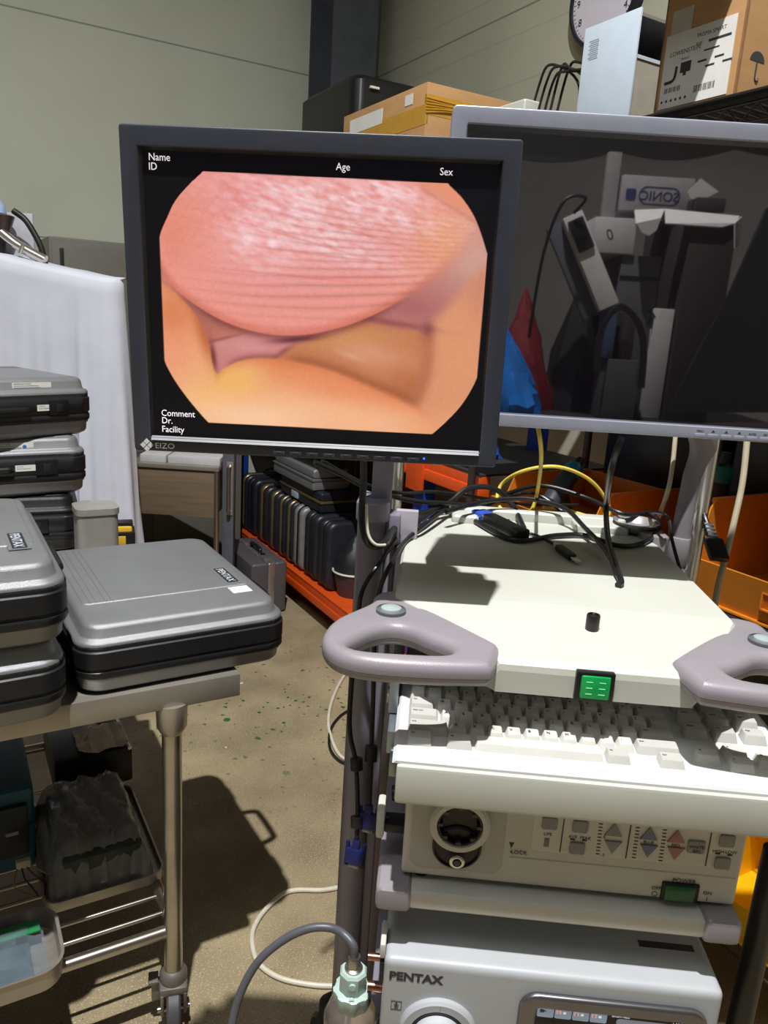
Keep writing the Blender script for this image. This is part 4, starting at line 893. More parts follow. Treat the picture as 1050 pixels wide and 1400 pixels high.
# loose wires with a white plug
w0 = rp(32, 1182, ZL + .06)
t = thing('wire_loom', 'loose wires with a white plug hanging on the lower shelf by the teal case', 'wires', 'R', (w0.x, w0.y, ZL))
B().box((w0.x - .014, w0.y - .006, w0.z - .004), (w0.x + .014, w0.y + .006, w0.z + .012), .002).build('plug', mat('plug_ivory', (214, 206, 182), .5), t)
for k, cc in enumerate(((150, 120, 60), (30, 30, 32), (120, 50, 40), (170, 168, 160))):
    B().tube([(w0.x - .01 + .006 * k, w0.y, w0.z), (w0.x - .02 + .02 * k, w0.y - .02, w0.z - .02), (w0.x - .015 + .026 * k, w0.y - .015, w0.z - .045), (w0.x + .01 + .012 * k, w0.y - .03 - .006 * k, ZL + .003)], .0016, 6).build('wire', mat('wire_%d' % k, cc, .5), t)
# ------------------------------------------------------------------ white sheet over a machine
YS = 2.85
r_top = at_y(139, 378, YS); r_bot = at_y(203, 736, YS)
LINEN = mat('white_linen', (206, 210, 222), 0.8, var=0.03, scale=12, bump=0.15, bscale=120)
t0 = at_y(0, 347, YS); 
XLs = t0.x - .55; zt1, zt0 = r_top.z, t0.z
def ztop(x): 
    s = (x - t0.x) / (r_top.x - t0.x); s = max(-.6, min(1, s)); return zt0 + (zt1 - zt0) * (s ** .8 if s > 0 else s * .6)
path = []                                              # outline of the drop: front, right side
nf = 90
for i in range(nf): path.append((XLs + (r_top.x - XLs) * i / (nf - 1), YS, 0, -1, (i / (nf - 1))))
for i in range(1, 13):
    a = -PI / 2 + PI / 2 * i / 12; path.append((r_top.x - .0 + .05 * math.cos(a), YS + .05 + .05 * math.sin(a), math.cos(a), math.sin(a), 1))
for i in range(1, 30): path.append((r_top.x + .05 - .27 * i / 29, YS + .05 + .42 * i / 29, .8, -.2, 1))
rings = []; NZ = 40
for j in range(NZ + 1):
    f = j / NZ; ring = []
    for n, (x, y, nx_, ny_, s) in enumerate(path):
        zt_ = ztop(min(x, r_top.x)); z = zt_ - .02 - f * (zt_ - .10)
        fold = .036 * f ** 2.2 * math.sin(n * .55 + 1.2 * math.sin(n * .21)) * (1 if n > 40 else .6) + .012 * f ** 1.6 * math.sin(n * 1.27) + (.05 * f * f if n > nf - 25 else .0) * math.sin(n * .8)
        flare = .012 + .075 * f * (1.0 if n > nf - 10 else .4)
        ring.append(Vector((x + nx_ * (flare + fold) + (.02 * f if n > nf - 8 else 0), y + ny_ * (flare + fold), z)))
    rings.append(ring)
top = []
for k in range(5):
    g = k / 4; top.append([Vector((min(x, r_top.x + .05) , y + (YS + .30 - y) * (1 - g) if True else y, ztop(min(x, r_top.x)) + (.004 if g < 1 else -.006))) for (x, y, nx_, ny_, s) in path])
b = B(); b.rings(top + rings, False, False, False)
single(b, 'dust_sheet', LINEN, 'white cloth sheet draped over a machine at the far left', 'sheet', 'W', (r_top.x - .5, YS + .2, .08), ang=80)
# the machine showing above it
t = thing('covered_machine', 'machine under the white sheet with metal head and black hose showing at the top left', 'machine', 'W', (t0.x - .2, YS + .3, 0))
B().box((XLs + .05, YS + .12, 0), (r_top.x - .36, YS + .40, min(zt1, zt0) - .10), .02).build('body', GREY, t)
f = lambda x, y, d=.12: at_y(x, y, YS + d)
h = f(6, 292); B().lathe([(.02, -.05), (.045, -.04), (.058, .0), (.062, .012), (.05, .016)], (h.x - .03, h.y, h.z - .02), (0, 0, 1), 24).build('head', mat('brown_metal', (92, 80, 78), .35, .7), t)
B().lathe([(.045, 0), (.04, .03), (.02, .055), (.001, .06)], (h.x - .04, h.y, h.z), (0, 0, 1), 20).build('dome', mat('frosted_blue', (170, 190, 225), .15), t)
pl = [f(-30, 300, .2), f(44, 292, .2)]; B().box((pl[0].x, pl[0].y, f(0, 360, .2).z), (pl[1].x, pl[1].y + .012, pl[1].z), .004).build('back_plate', mat('machine_white', (190, 190, 198), .5), t)
B().tube([f(18, 288), f(34, 300), f(46, 318), f(56, 338), f(62, 362)], .011, 12).build('hose', RUB, t)
B().tube([f(2, 318, .1), f(24, 335, .1), f(62, 356, .1)], .018, 14).build('arm', CHROME, t)
B().tube([f(27, 346, .08), f(31, 334, .08)], .006, 10).build('screw_handle', CHROME, t)
B().box((f(-6, 310, .1).x, YS + .09, f(0, 345, .1).z), (f(4, 310, .1).x, YS + .12, f(0, 308, .1).z), .004).build('clamp', BLACK, t)
# ------------------------------------------------------------------ steel stand with wooden drawer
YD = 3.42
d0, d1 = at_y(186, 637, YD), at_y(296, 645, YD); zb = at_y(290, 708, YD).z; zt_ = (d0.z + d1.z) / 2
t = thing('steel_side_table', 'steel side table with wood-coloured drawer front, between the white sheet and the row of cases', 'table', 'W', ((d0.x + d1.x) / 2, YD + .2, 0))
xa, xb = d0.x - .25, d1.x + .012
B().box((xa, YD - .01, zt_), (xb, YD + .26, zt_ + .02), .003).build('tabletop', SHEET, t)
B().box((xa + .02, YD, zb), (xb - .022, YD + .24, zt_ - .004), .003).build('drawer', mat('brown_drawer', (136, 118, 98), .4, .3, var=.12, scale=5, streak=(1, 1, 10)), t)
for x in (xa + .01, xb - .012):
    for y in (YD + .005, YD + .245): B().cyl((x, y, .0), (x, y, zt_ + .005), .0125).build('leg', STEEL, t)
B().box((xa, YD, .16), (xb, YD + .25, .175)).build('lower_shelf', SHEET, t)
for k, (p, q) in enumerate((((190, 633), (226, 622)), ((228, 635), (300, 624)))):
    l, r_ = at_y(p[0], p[1], YD + .01), at_y(q[0], q[1], YD + .01); B_ = B().box((l.x + .002, YD + .02, zt_ + .02), (r_.x, YD + .18, zt_ + .055), .003)
    single(B_, 'paper_box', mat('white_card', (206, 206, 208), .6), ('small white box on the left of the steel side table', 'longer white box on the right of the steel side table')[k], 'box', 'W', ((l.x + r_.x) / 2, YD + .1, zt_ + .02))
g0, g1 = at_y(300, 640, YD - .0), at_y(317, 640, YD)
t = thing('steel_cabinet', 'grey steel cabinet with upright handle next to the side table', 'cabinet', 'W', ((g0.x + g1.x) / 2, YD + .3, 0))
gx0 = xb + .004
B().box((gx0, YD + .05, 0), (g1.x + .0, YD + .10, at_y(310, 600, YD).z), .004).build('body', mat('cabinet_grey', (88, 90, 100), .45), t)
hx_ = at_y(311, 670, YD).x; hz0_, hz1_ = at_y(311, 702, YD).z, at_y(311, 640, YD).z
B().tube([(hx_, YD + .05, hz1_), (hx_, YD + .02, hz1_), (hx_, YD + .02, hz0_), (hx_, YD + .05, hz0_)], .009, 10, smooth=False).build('handle', STEEL, t)
B().box((hx_ - .015, YD + .044, hz0_ - .02), (hx_ + .015, YD + .052, hz1_ + .02), .002).build('handle_plate', SHEET, t)
# ------------------------------------------------------------------ pallet rack with cases (frame R)
RA = 1.50; RB0, RB1 = 1.95, 4.295; RD = .60
ORA = mat('rack_orange', (222, 84, 26), 0.42, var=0.06); UPB = mat('rack_blue', (28, 62, 158), 0.4, var=0.06)
rack = thing('pallet_rack', 'rack with orange beams and blue uprights along the right wall', 'rack', 'R', (RA + RD / 2, (RB0 + RB1) / 2, 0))
DZ = (.185, .985, 1.965)
for y in (RB0 + .35, RB1):
    for x in (RA + .02, RA + RD - .06): B().box((x, y, 0), (x + .05, y + .07, 1.90), .003).build('upright', UPB, rack)
for z in DZ:
    for x in (RA, RA + RD - .045):
        b = B(); b.box((x, RB0, z - .085), (x + .045, RB1 + .07, z - .045), .004).box((x + .006, RB0, z - .05), (x + .045, RB1 + .07, z - .006), .004); b.build('beam', ORA, rack)
    B().box((RA + .004, RB0, z - .008), (RA + RD, RB1 + .07, z), .001).build('deck', ORA if z < .5 else mat('deck_dark', (44, 42, 44), .6), rack)
for z in (.95,): B().box((RA - .008, RB0 + .33, z - .10), (RA + .004, RB0 + .44, z + .08), .003).build('beam_connector', ORA, rack)
GOLD = mat('brass_rim', (150, 134, 96), .35, .75, var=.06); DARKC = mat('dark_shell', (34, 36, 44), .38, var=.1); GREYC = mat('grey_shell', (136, 134, 134), .45, .3)
def pb(x, y, a=RA + .02): return at_plane(x, y, 'R', 0, a)
rows = [ # left px, right px, top px, shell, rim
 (317, 330, 663, DARKC, GOLD, 'slim black case with brass rim, farthest in the row on the rack'),
 (331, 342, 653, DARKC, None, 'tall plain black case, second farthest in the row on the rack'),
 (350, 364, 674, DARKC, GOLD, 'black case with wide brass rim right beside the tall plain one'),
 (365, 378, 680, DARKC, GOLD, 'brass rimmed black case, fourth from the far end of the rack row'),
 (379, 388, 688, DARKC, GOLD, 'narrow black case with thin brass rim, middle of the rack row'),
 (389, 399, 698, DARKC, GOLD, 'brass rimmed case touching the light grey one'),
 (400, 412, 709, GREYC, None, 'light grey case standing in the row of dark cases on the rack'),
 (415, 432, 706, DARKC, None, 'ribbed black case just right of the light grey one'),
 (434, 450, 712, DARKC, None, 'thick ribbed black case nearest the camera in the rack row')]
CT = {}
for (xl, xr_, yt, sh, rim, lab) in rows:
    l, r_ = pb(xl, yt), pb(xr_, yt); b0, b1 = r_.y + .003, l.y - .003; h = (l.z + r_.z) / 2 - DZ[0]; h = max(.34, h)
    if b1 > 4.3: b0, b1 = 4.185, 4.285
    elif b1 > 4.18: b0, b1 = 4.05, 4.175
    t = thing('upright_case', lab, 'case', 'R', (RA + .2, (b0 + b1) / 2, DZ[0]), group='cases standing on the rack')
    T = Matrix(((0, 0, 1, 0), (1, 0, 0, 0), (0, 1, 0, 0), (0, 0, 0, 1)))   # x->b(y), y->z, z->a
    def slab(y0, y1, i, nm, m):
        ringf = lambda e, yy: [Vector((p[0], yy, p[1])) for p in rrect(RA + .02 + i + e, RA + .32 - i - e, DZ[0] + .001 + i + e, DZ[0] + h - i - e, .045)]
        e = min(.016, (y1 - y0) * .35); B().rings([ringf(e, y0), ringf(e * .3, y0 + e * .3), ringf(0, y0 + e), ringf(0, y1 - e), ringf(e * .3, y1 - e * .3), ringf(e, y1)]).build(nm, m, t, ang=50)
    mid = (b0 + b1) / 2; g = (b1 - b0)
    slab(b0, mid - g * .08, .002, 'shell', sh); slab(mid + g * .08, b1, .002, 'shell', sh)
    slab(mid - g * .15, mid + g * .15, 0 if rim else .004, 'rim', rim or BAND)
    B().tube([(RA + .16, mid, DZ[0] + h - .006), (RA + .165, mid, DZ[0] + h + .018), (RA + .25, mid, DZ[0] + h + .018), (RA + .255, mid, DZ[0] + h - .006)], .005, 8).build('handle', BLACK, t)
    CT[lab] = (b0, b1, DZ[0] + h)
# grey briefcase on the floor in front
BFm = mat('briefcase_grey', (84, 82, 86), .42, var=.05, bump=.3, bscale=700); ALU = mat('aluminium_trim', (176, 172, 174), .3, .8)
pf = at_plane(388, 768, 'R', 0, 1.42); pk = at_plane(318, 728, 'R', 0, 1.42); bh = pf.z
b0, b1 = pf.y, min(pf.y + .46, pk.y + .1)
t = thing('briefcase', 'grey hard briefcase with aluminium trim standing on the floor before the rack', 'briefcase', 'R', (1.33, (b0 + b1) / 2, 0))
def bslab(a0_, a1_, nm, m, i=0): B().box((a0_, b0 + i, .004 + i), (a1_, b1 - i, bh - i), .018 if not i else .01, 3).build(nm, m, t)
bslab(1.255, 1.345, 'shell', BFm); bslab(1.375, 1.44, 'shell', BFm); bslab(1.340, 1.380, 'trim', ALU, .001)
bm0 = (b0 + b1) / 2
hd = B(); hd.tube([(1.36, bm0 - .06, bh), (1.36, bm0 - .055, bh + .022), (1.36, bm0 + .055, bh + .022), (1.36, bm0 + .06, bh)], .009, 10); hd.build('handle', BLACK, t)
for yy in (bm0 - .14, bm0 + .14): B().box((1.338, yy - .03, bh - .004), (1.382, yy + .03, bh + .006), .003).build('latch', ALU, t)
for yy in (bm0 - .10,): B().cyl((1.36, yy, bh), (1.36, yy, bh + .01), .012).build('lock', BLACK, t)
# cases lying on top of the row
zt_ = max(v[2] for k, v in CT.items() if 'brass rimmed' in k or 'grey' in k)
s0, s1 = pb(378, 640, RA + .05), pb(428, 662, RA + .05)
zk = max(v[2] for v in CT.values() if v[0] < s0.y + .1 and v[1] > s1.y - .15) + .001
t = thing('hard_case', 'black case with brass rim and pale label lying on the upright cases', 'case', 'R', (RA + .25, (s0.y + s1.y) / 2, zk))
y0_, y1_ = s1.y - .02, s0.y + .02
B().box((RA + .06, y0_ - .06, zk), (RA + .30, y1_ - .06, zk + .05), .012, 3).build('base', DARKC, t); B().box((RA + .055, y0_ - .065, zk + .046), (RA + .305, y1_ - .055, zk + .058), .003).build('rim', GOLD, t); B().box((RA + .06, y0_ - .06, zk + .056), (RA + .30, y1_ - .06, zk + .098), .012, 3).build('lid', DARKC, t)
B().box((RA + .054, y1_ - .30, zk + .012), (RA + .0605, y1_ - .22, zk + .044), .001).build('label', mat('pale_blue_card', (168, 184, 196), .5), t)
zk2 = zk + .099
t = thing('hard_case', 'silver ribbed case lying on top of the black one on the rack', 'case', 'R', (RA + .25, (s0.y + s1.y) / 2 + .02, zk2))
B().box((RA + .04, y0_, zk2), (RA + .24, y1_, zk2 + .05), .012, 3).build('base', SILV, t); B().box((RA + .036, y0_ - .004, zk2 + .046), (RA + .244, y1_ + .004, zk2 + .058), .004).build('band', mat('grey_band', (100, 102, 104), .4), t); B().box((RA + .045, y0_ + .004, zk2 + .056), (RA + .235, y1_ - .004, zk2 + .105), .018, 3).build('lid', SILV, t)
# bucket with dark cloth
q = pb(470, 770, RA + .14); 
q.y -= .05
t = thing('bucket', 'dark plastic bucket with white rim at the near end of the rack deck', 'bucket', 'R', (q.x, q.y - .06, DZ[0]))
c = (q.x, q.y - .06, 0); zr = q.z
B().lathe([(.075, DZ[0] + .001), (.10, zr), (.096, zr), (.07, DZ[0] + .012)], c, n=32).build('pail', mat('bucket_brown', (66, 56, 58), .5), t); B().lathe([(.099, zr - .004), (.106, zr), (.104, zr + .008), (.096, zr + .004)], c, n=32, cap0=False, cap1=False).build('rim', PAPER, t)
bg = B(); rb = random.Random(3); rs = []
for k in range(8):
    rr = .092 * math.cos(k / 7 * PI / 2 * .97) + .004; rs.append([Vector((c[0] + (rr * (1 + rb.uniform(-.12, .12))) * math.cos(a), c[1] + rr * (1 + rb.uniform(-.12, .12)) * math.sin(a), zr - .02 + .19 * k / 7 + rb.uniform(-.006, .006))) for a in [2 * PI * i / 18 for i in range(18)]])
single(bg.rings(rs), 'dark_cloth', mat('dark_cloth', (20, 24, 28), .5, var=.2), 'crumpled dark cloth heaped in the bucket', 'cloth', 'R', (c[0], c[1], zr), ang=30)
# ------------------------------------------------------------------ wire shelf with orange bins
WA, WB0, WB1, WD = 1.40, .25, 1.88, .50
WIRE = mat('shelf_wire', (96, 88, 84), .35, .8); 
ws = thing('wire_rack', 'chrome wire shelving on castors holding the orange bins', 'rack', 'R', (WA + .25, 1.07, 0))
for x in (WA + .015, WA + WD - .015):
    for y in (WB0, WB1): 
        po = B().cyl((x, y, .12), (x, y, 1.93), .0125, n=16).build('post', WIRE, ws)
        w = B(); w.lathe([(.02, -.013), (.052, -.013), (.058, -.006), (.058, .006), (.052, .013), (.02, .013)], (x, y + .012, .058), (1, 0, 0), 28); w.box((x - .02, y - .025, .05), (x + .02, y + .03, .125), .012); w.build('castor', RUB, po)
for z in (.21, .895, 1.90):
    for x in (WA, WA + WD):
        b = B(); b.cyl((x, WB0 - .02, z), (x, WB1 + .02, z), .0035, n=8); b.cyl((x, WB0 - .02, z - .035), (x, WB1 + .02, z - .035), .003, n=8)
        n = int((WB1 - WB0) / .035); pts = [(x, WB0 + (WB1 - WB0) * k / n, z - (.002 if k % 2 else .033)) for k in range(n + 1)]; b.tube(pts, .002, 6, smooth=False); b.build('truss', WIRE, ws)
    b = B()
    for k in range(54): yy = WB0 + (WB1 - WB0) * k / 53; b.cyl((WA, yy, z + .004), (WA + WD, yy, z + .004), .0018, n=6)
    for k in (1, 2, 3): b.cyl((WA + WD * k / 4, WB0, z), (WA + WD * k / 4, WB1, z), .003, n=6)
    b.build('wire_deck', WIRE, ws)
TOPZ = 1.915
B().box((WA - .03, WB0 - .05, 1.909), (WA + WD, WB1 + .05, TOPZ), .002).build('top_board', mat('board_black', (22, 22, 24), .6), ws)
B().box((WA - .02, WB0 - .05, 1.352), (WA + WD, WB1 + .05, 1.364), .002).build('shade_board', mat('board_black', (22, 22, 24)), ws)  # unseen board added to throw shade into the bins
ORB = mat('bin_orange', (208, 128, 38), .38, var=.05); 
def hopper(bx0, bx1, a0_, a1_, z0, h, lab, m=ORB, lip=.45, grp='hopper bins on the wire shelf'):
    t = thing('storage_bin', lab, 'bin', 'R', ((a0_ + a1_) / 2, (bx0 + bx1) / 2, z0), group=grp)
    th = .004; b = B()
    b.box((a0_ + .01, bx0, z0 + .0005), (a1_, bx1, z0 + .006), .001); b.box((a1_ - th, bx0, z0), (a1_, bx1, z0 + h), .001)
    prof = [(a0_ + .02, z0), (a1_, z0), (a1_, z0 + h), (a0_ + .10, z0 + h), (a0_ + .085, z0 + h * .9), (a0_ + .06, z0 + h * lip), (a0_, z0 + h * lip)]
    for y in (bx0, bx1 - th): b.prism(prof, -th, 0, M=Matrix(((1, 0, 0, 0), (0, 0, -1, y), (0, 1, 0, 0), (0, 0, 0, 1))))
    for y in (bx0 - .006, bx1 - .002): b.box((a0_ + .095, y, z0 + h - .012), (a1_, y + .008, z0 + h), .002)
    b.build('tub', m, t)
    fl = B(); fl.rings([[Vector((a0_ + .02, bx0, z0)), Vector((a0_ + .02, bx1, z0)), Vector((a0_ + .024, bx1, z0)), Vector((a0_ + .024, bx0, z0))], [Vector((a0_ - .001, bx0, z0 + h * lip)), Vector((a0_ - .001, bx1, z0 + h * lip)), Vector((a0_ + .006, bx1, z0 + h * lip)), Vector((a0_ + .006, bx0, z0 + h * lip))]]); fl = fl.build('front_lip', m, t)
    mid = (bx0 + bx1) / 2; zz = z0 + h * lip * .55
    b = B(); 
    for zz_ in (zz - .018, zz + .016): b.box((a0_ + .003, mid - .05, zz_), (a0_ + .011, mid + .05, zz_ + .003))
    for yy in (mid - .05, mid + .047): b.box((a0_ + .003, yy, zz - .018), (a0_ + .011, yy + .003, zz + .018))
    b.build('label_slot', mat('bin_rim', (206, 118, 28), .4), fl); return t
ZB = .901
hopper(.56, 1.075, WA - .01, WA + .48, ZB, .21, 'large orange bin with label slot at the right edge behind the cart')
hopper(1.10, 1.40, WA + .02, WA + .42, ZB, .145, 'medium orange bin seen between the cables and the silver monitor')
hopper(1.43, 1.80, WA + .03, WA + .42, ZB, .12, 'orange bin with a drill in it, left one of the row behind the cables')
hopper(.50, .905, WA - .02, WA + .40, .216, .20, 'yellow bin low down at the right, below the cart shelves', mat('bin_yellow', (250, 190, 20), .38))
# dark equipment standing at the back of the wire shelf
for y0, y1, h_, lab in ((.40, .88, .50, 'tall dark equipment box at the back of the wire shelf, right of the chrome pole'), (.92, 1.36, .44, 'dark equipment box at the back of the wire shelf, behind the grey monitor arm'), (1.40, 1.84, .38, 'lower dark equipment box at the back of the wire shelf, left of the others')):
    t = thing('equipment_box', lab, 'box', 'R', (WA + .70, (y0 + y1) / 2, 0))
    B().box((WA + .53, y0, 0.001), (WA + .85, y1, .901 + h_), .008).build('cabinet', mat('equipment_black', (24, 24, 27), .35, var=.1), t)
    B().box((WA + .524, y0 + .03, .96), (WA + .531, y1 - .03, .901 + h_ - .05), .002).build('front_panel', mat('equipment_panel', (34, 34, 38), .3), t)
# drills in the bins
def drill(q, rz, lab, tilt=.6):
    M = FR['R'] @ Matrix.Translation(q) @ Matrix.Rotation(rz, 4, 'Z') @ Matrix.Rotation(tilt, 4, 'Y')
    t = thing('cordless_drill', lab, 'drill', M=M)
    B().lathe([(.012, -.13), (.016, -.10), (.024, -.095), (.028, -.05), (.03, .04), (.026, .07), (.01, .078)], (0, 0, 0), (1, 0, 0), 20).build('body', mat('drill_grey', (52, 58, 66), .45), t)
    B().lathe([(.0255, -.094), (.0295, -.085), (.0305, -.06), (.028, -.05)], (0, 0, 0), (1, 0, 0), 20).build('collar', mat('drill_teal', (40, 150, 165), .4), t)
    B().box((-.015, -.016, -.13), (.03, .016, -.02), .01, 3).build('grip', mat('drill_grey', (52, 58, 66)), t)
drill((WA + .16, 1.64, ZB + .105), R(200), 'cordless drill with teal collar lying in the left orange bin')
_q = at_plane(988, 622, 'R', 0, WA + .40)
drill((WA + .40, _q.y, ZB + .135), R(120), 'cordless drill standing up in the large orange bin beside the chrome pole', 1.5)
q = at_plane(600, 655, 'R', 0, RA + .15)
b = B(); rs = []
for k in range(7):
    s = k / 6; rs.append([Vector((RA + .2 + (.13 - .05 * s) * math.cos(a) * (1 + rb.uniform(-.1, .1)), q.y - .05 + (.20 - .08 * s) * math.sin(a) * (1 + rb.uniform(-.1, .1)), DZ[1] + .001 + .11 * s)) for a in [2 * PI * i / 20 for i in range(20)]])
single(b.rings(rs), 'blue_tarpaulin', mat('blue_tarp', (30, 76, 190), .4, var=.15), 'folded blue tarpaulin on the upper rack deck behind the monitors', 'tarpaulin', 'R', (RA + .2, q.y - .05, DZ[1]), ang=25)
# ------------------------------------------------------------------ on top of the racks
CARD = mat('cardboard', (190, 146, 98), .7, var=.06, scale=6, bump=.05, bscale=120, streak=(1, 1, 6)); TAPE = mat('brown_tape', (196, 146, 44), .25, var=.05); CARD_D = mat('cardboard_inside', (150, 112, 74), .75)
k0 = at_plane(585, 111, 'R', 0, RA - .02); kL = at_plane(489, 152, 'R', 0, RA - .02); bz = DZ[2] + .001
a0_, a1_, b0, b1, zc = RA - .02, RA + .42, k0.y, k0.y + .62, k0.z
t = thing('cardboard_box', 'brown cardboard box bound with yellowish tape on top of the rack, behind the black monitor', 'box', 'R', (RA + .2, (b0 + b1) / 2, bz))
B().box((a0_, b0, bz), (a1_, b1, zc), .004).build('carton', CARD, t)
hh = zc - bz
tp_ = B(); tp_.box((a0_ - .0008, b0 + .0, bz + hh * .50), (a0_ + .01, b1, bz + hh * .74)); tp_.box((a0_, b0 - .0008, bz + hh * .62), (a1_, b0 + .01, bz + hh * .86)); tp_.build('tape', TAPE, t)
b = B()
for k in range(6): b.tube([(a0_ - .001, b0 - .001, bz + hh * (.64 + .035 * k)), (a0_ + .12, b0 - .004 - .002 * (k % 2), bz + hh * (.70 + .02 * k)), (a0_ + .3, b0 - .001, bz + hh * (.66 + .03 * k))], .003, 6)
b.build('tape_wrinkle', TAPE, t)
B().box((a0_ - .0015, b0 + .30, bz + hh * .70), (a0_ + .01, b0 + .56, bz + hh * .90)).build('label', PAPER, t); B().box((a0_ - .0015, b0 + .09, bz + hh * .80), (a0_ + .01, b0 + .14, bz + hh * .93)).build('label', PAPER, t)
B().text('AIR', .06, sheet((a0_ - .001, b0 + .20, bz + hh * .30), (0, -1, 0), (0, 0, 1)), .0002).build('lettering', INK, t, smooth=False)
# black case beside it
m0 = at_plane(483, 114, 'R', 0, RA + .02); mL = at_plane(409, 158, 'R', 0, RA + .02)
b0, b1 = max(b1 + .01, m0.y - .05), max(b1 + .01, m0.y - .05) + .58; zc = m0.z + .05
t = thing('equipment_case', 'black hard case on top of the rack in front of the corner column', 'case', 'R', (RA + .2, (b0 + b1) / 2, bz))
for nm, z0_, z1_, i in (('base', bz, bz + (zc - bz) * .52, .0), ('lid', bz + (zc - bz) * .54, zc, .012)):
    rg = lambda e, z: at3(rrect(RA + .02 + i + e, RA + .46 - i - e, b0 + i + e, b1 - i - e, .05), z); e = .02
    B().rings([rg(e if nm == 'base' else 0, z0_), rg(0, z0_ + (.02 if nm == 'base' else .01)), rg(0, z1_ - .02), rg(e, z1_)]).build(nm, BLACK, t, ang=50)
B().box((RA + .01, b0 - .008, bz + (zc - bz) * .50), (RA + .468, b1 + .008, bz + (zc - bz) * .56), .006).build('rim', RUB, t)
B().box((RA + .10, b0 - .0, zc - .05), (RA + .14, b0 + .012, zc - .042)).build('mark', PAPER, t)
# white computer tower
kx = at_plane(878, 3, 'R', 0, WA + .03); kl = at_plane(800, 45, 'R', 0, WA + .03)
b0, b1, zt_ = kx.y, kl.y, (kx.z + kl.z) / 2; aa, ab = WA + .03, WA + .24
PCW = mat('pc_white', (198, 212, 226), .4, var=.02)
t = thing('computer_tower', 'white computer tower lying open-ended on top of the wire rack under the clock', 'computer', 'R', ((aa + ab) / 2, (b0 + b1) / 2, TOPZ))
B().box((aa, b0, TOPZ + .0005), (aa + .006, b1, zt_), .001).build('side_panel', PCW, t)
B().box((aa + .006, b0 + .01, TOPZ + .0005), (ab, b1, TOPZ + .012), .001).box((aa + .006, b1 - .006, TOPZ + .01), (ab, b1, zt_ - .005)).box((ab - .006, b0 + .01, TOPZ + .01), (ab, b1, zt_ - .005)).box((aa + .006, b0 + .01, zt_ - .012), (ab, b1, zt_ - .005)).build('chassis', mat('chassis_grey', (150, 150, 150), .4, .5), t)
B().box((aa + .006, b0 + .004, TOPZ + .012), (ab - .006, b0 + .012, TOPZ + (zt_ - TOPZ) * .60)).build('inner_plate', mat('dull_beige', (170, 166, 152), .5), t)
B().box((aa + .004, b0 + .002, TOPZ + (zt_ - TOPZ) * .60), (ab - .004, b0 + .02, TOPZ + (zt_ - TOPZ) * .63)).build('bracket', PCW, t)
vt = B()
for i in range(10):
    for j in range(9 + i % 2): vt.box((aa - .0006, b1 - .052 + j * .0032 + (i % 2) * .0016 - .0, zt_ - .075 + i * .0045), (aa + .0005, b1 - .0502 + j * .0032 + (i % 2) * .0016, zt_ - .0735 + i * .0045))
vt.build('vent', mat('vent_dark', (90, 94, 100), .5), t, smooth=False)
# shipping carton with the big label
k1 = at_plane(1003, 140, 'R', 0, WA + .0); k0 = at_plane(893, 157, 'R', 0, WA + .0); kt = at_plane(1003, 0, 'R', 0, WA)
b0, b1 = k1.y, k0.y; z0_ = TOPZ + .0005; z1_ = z0_ + .285
t = thing('shipping_carton', 'open brown shipping carton with a large white label at the top right', 'box', 'R', (WA + .15, (b0 + b1) / 2, z0_))
th = .005
B().box((WA, b0, z0_), (WA + .32, b1, z0_ + th)).box((WA, b0, z0_), (WA + th, b1, z1_)).box((WA + .32 - th, b0, z0_), (WA + .32, b1, z1_)).box((WA, b0, z0_), (WA + .32, b0 + th, z1_)).box((WA, b1 - th, z0_), (WA + .32, b1, z1_)).build('carton', CARD, t)
B().box((-.14, b0 + .01, -.003), (0, b1 - .01, .003), M=Matrix.Translation((WA + .004, 0, z1_ - .002)) @ Matrix.Rotation(R(-8), 4, 'Y') @ Matrix.Translation((0, 0, 0))).build('flap', CARD_D, t)
lw = b1 - b0
def cl(yf, zf_): return (b1 - lw * yf, z0_ + zf_)
y0_, za = cl(.06, .012); y1_, zb_ = cl(.90, .155)
lb = B().box((WA - .0012, min(y0_, y1_), za), (WA + .002, max(y0_, y1_), zb_)).build('label', PAPER, t)
y2_, zc_ = cl(.10, .155); B().box((WA - .0010, y2_ - lw * .26, zc_), (WA + .002, y2_, zc_ + .045)).build('label', mat('off_white_paper', (196, 190, 178), .6), t)
wm = lambda yf, zf_: sheet((WA - .0013, b1 - lw * yf, z0_ + zf_), (0, -1, 0), (0, 0, 1))
b = B(); b.text('LOWENSTEIN', .0125, wm(.13, .112), .0001); b.text('Medical', .007, wm(.28, .100), .0001)
b.text('PRISMA SMART', .0105, wm(.45, .134), .0001); b.text('REF', .010, wm(.45, .118), .0001); b.box((WA - .0014, b1 - lw * .86, z0_ + .119), (WA - .0012, b1 - lw * .60, z0_ + .124)); b.box((WA - .0014, b1 - lw * .74, z0_ + .104), (WA - .0012, b1 - lw * .56, z0_ + .107))
for k in range(4): b.box((WA - .0014, b1 - lw * (.50 + .1 * k) - .022, z0_ + .085 - .012 * (k % 2)), (WA - .0012, b1 - lw * (.50 + .1 * k), z0_ + .089 - .012 * (k % 2)))
for k in range(14): b.box((WA - .0014, b1 - lw * .50 - .0038 * k, z0_ + .03), (WA - .0012, b1 - lw * .50 - .0038 * k + (.0022 if k % 3 else .0012), z0_ + .043))
for k in range(12): b.box((WA - .0014, b1 - lw * .12 - .0036 * k, z0_ + .042), (WA - .0012, b1 - lw * .12 - .0036 * k + (.002 if k % 3 else .001), z0_ + .052))
for k in range(6): b.cyl((WA - .0014, b1 - lw * (.1 + .06 * k), z0_ + .026), (WA - .0012, b1 - lw * (.1 + .06 * k), z0_ + .026), .003, n=6)
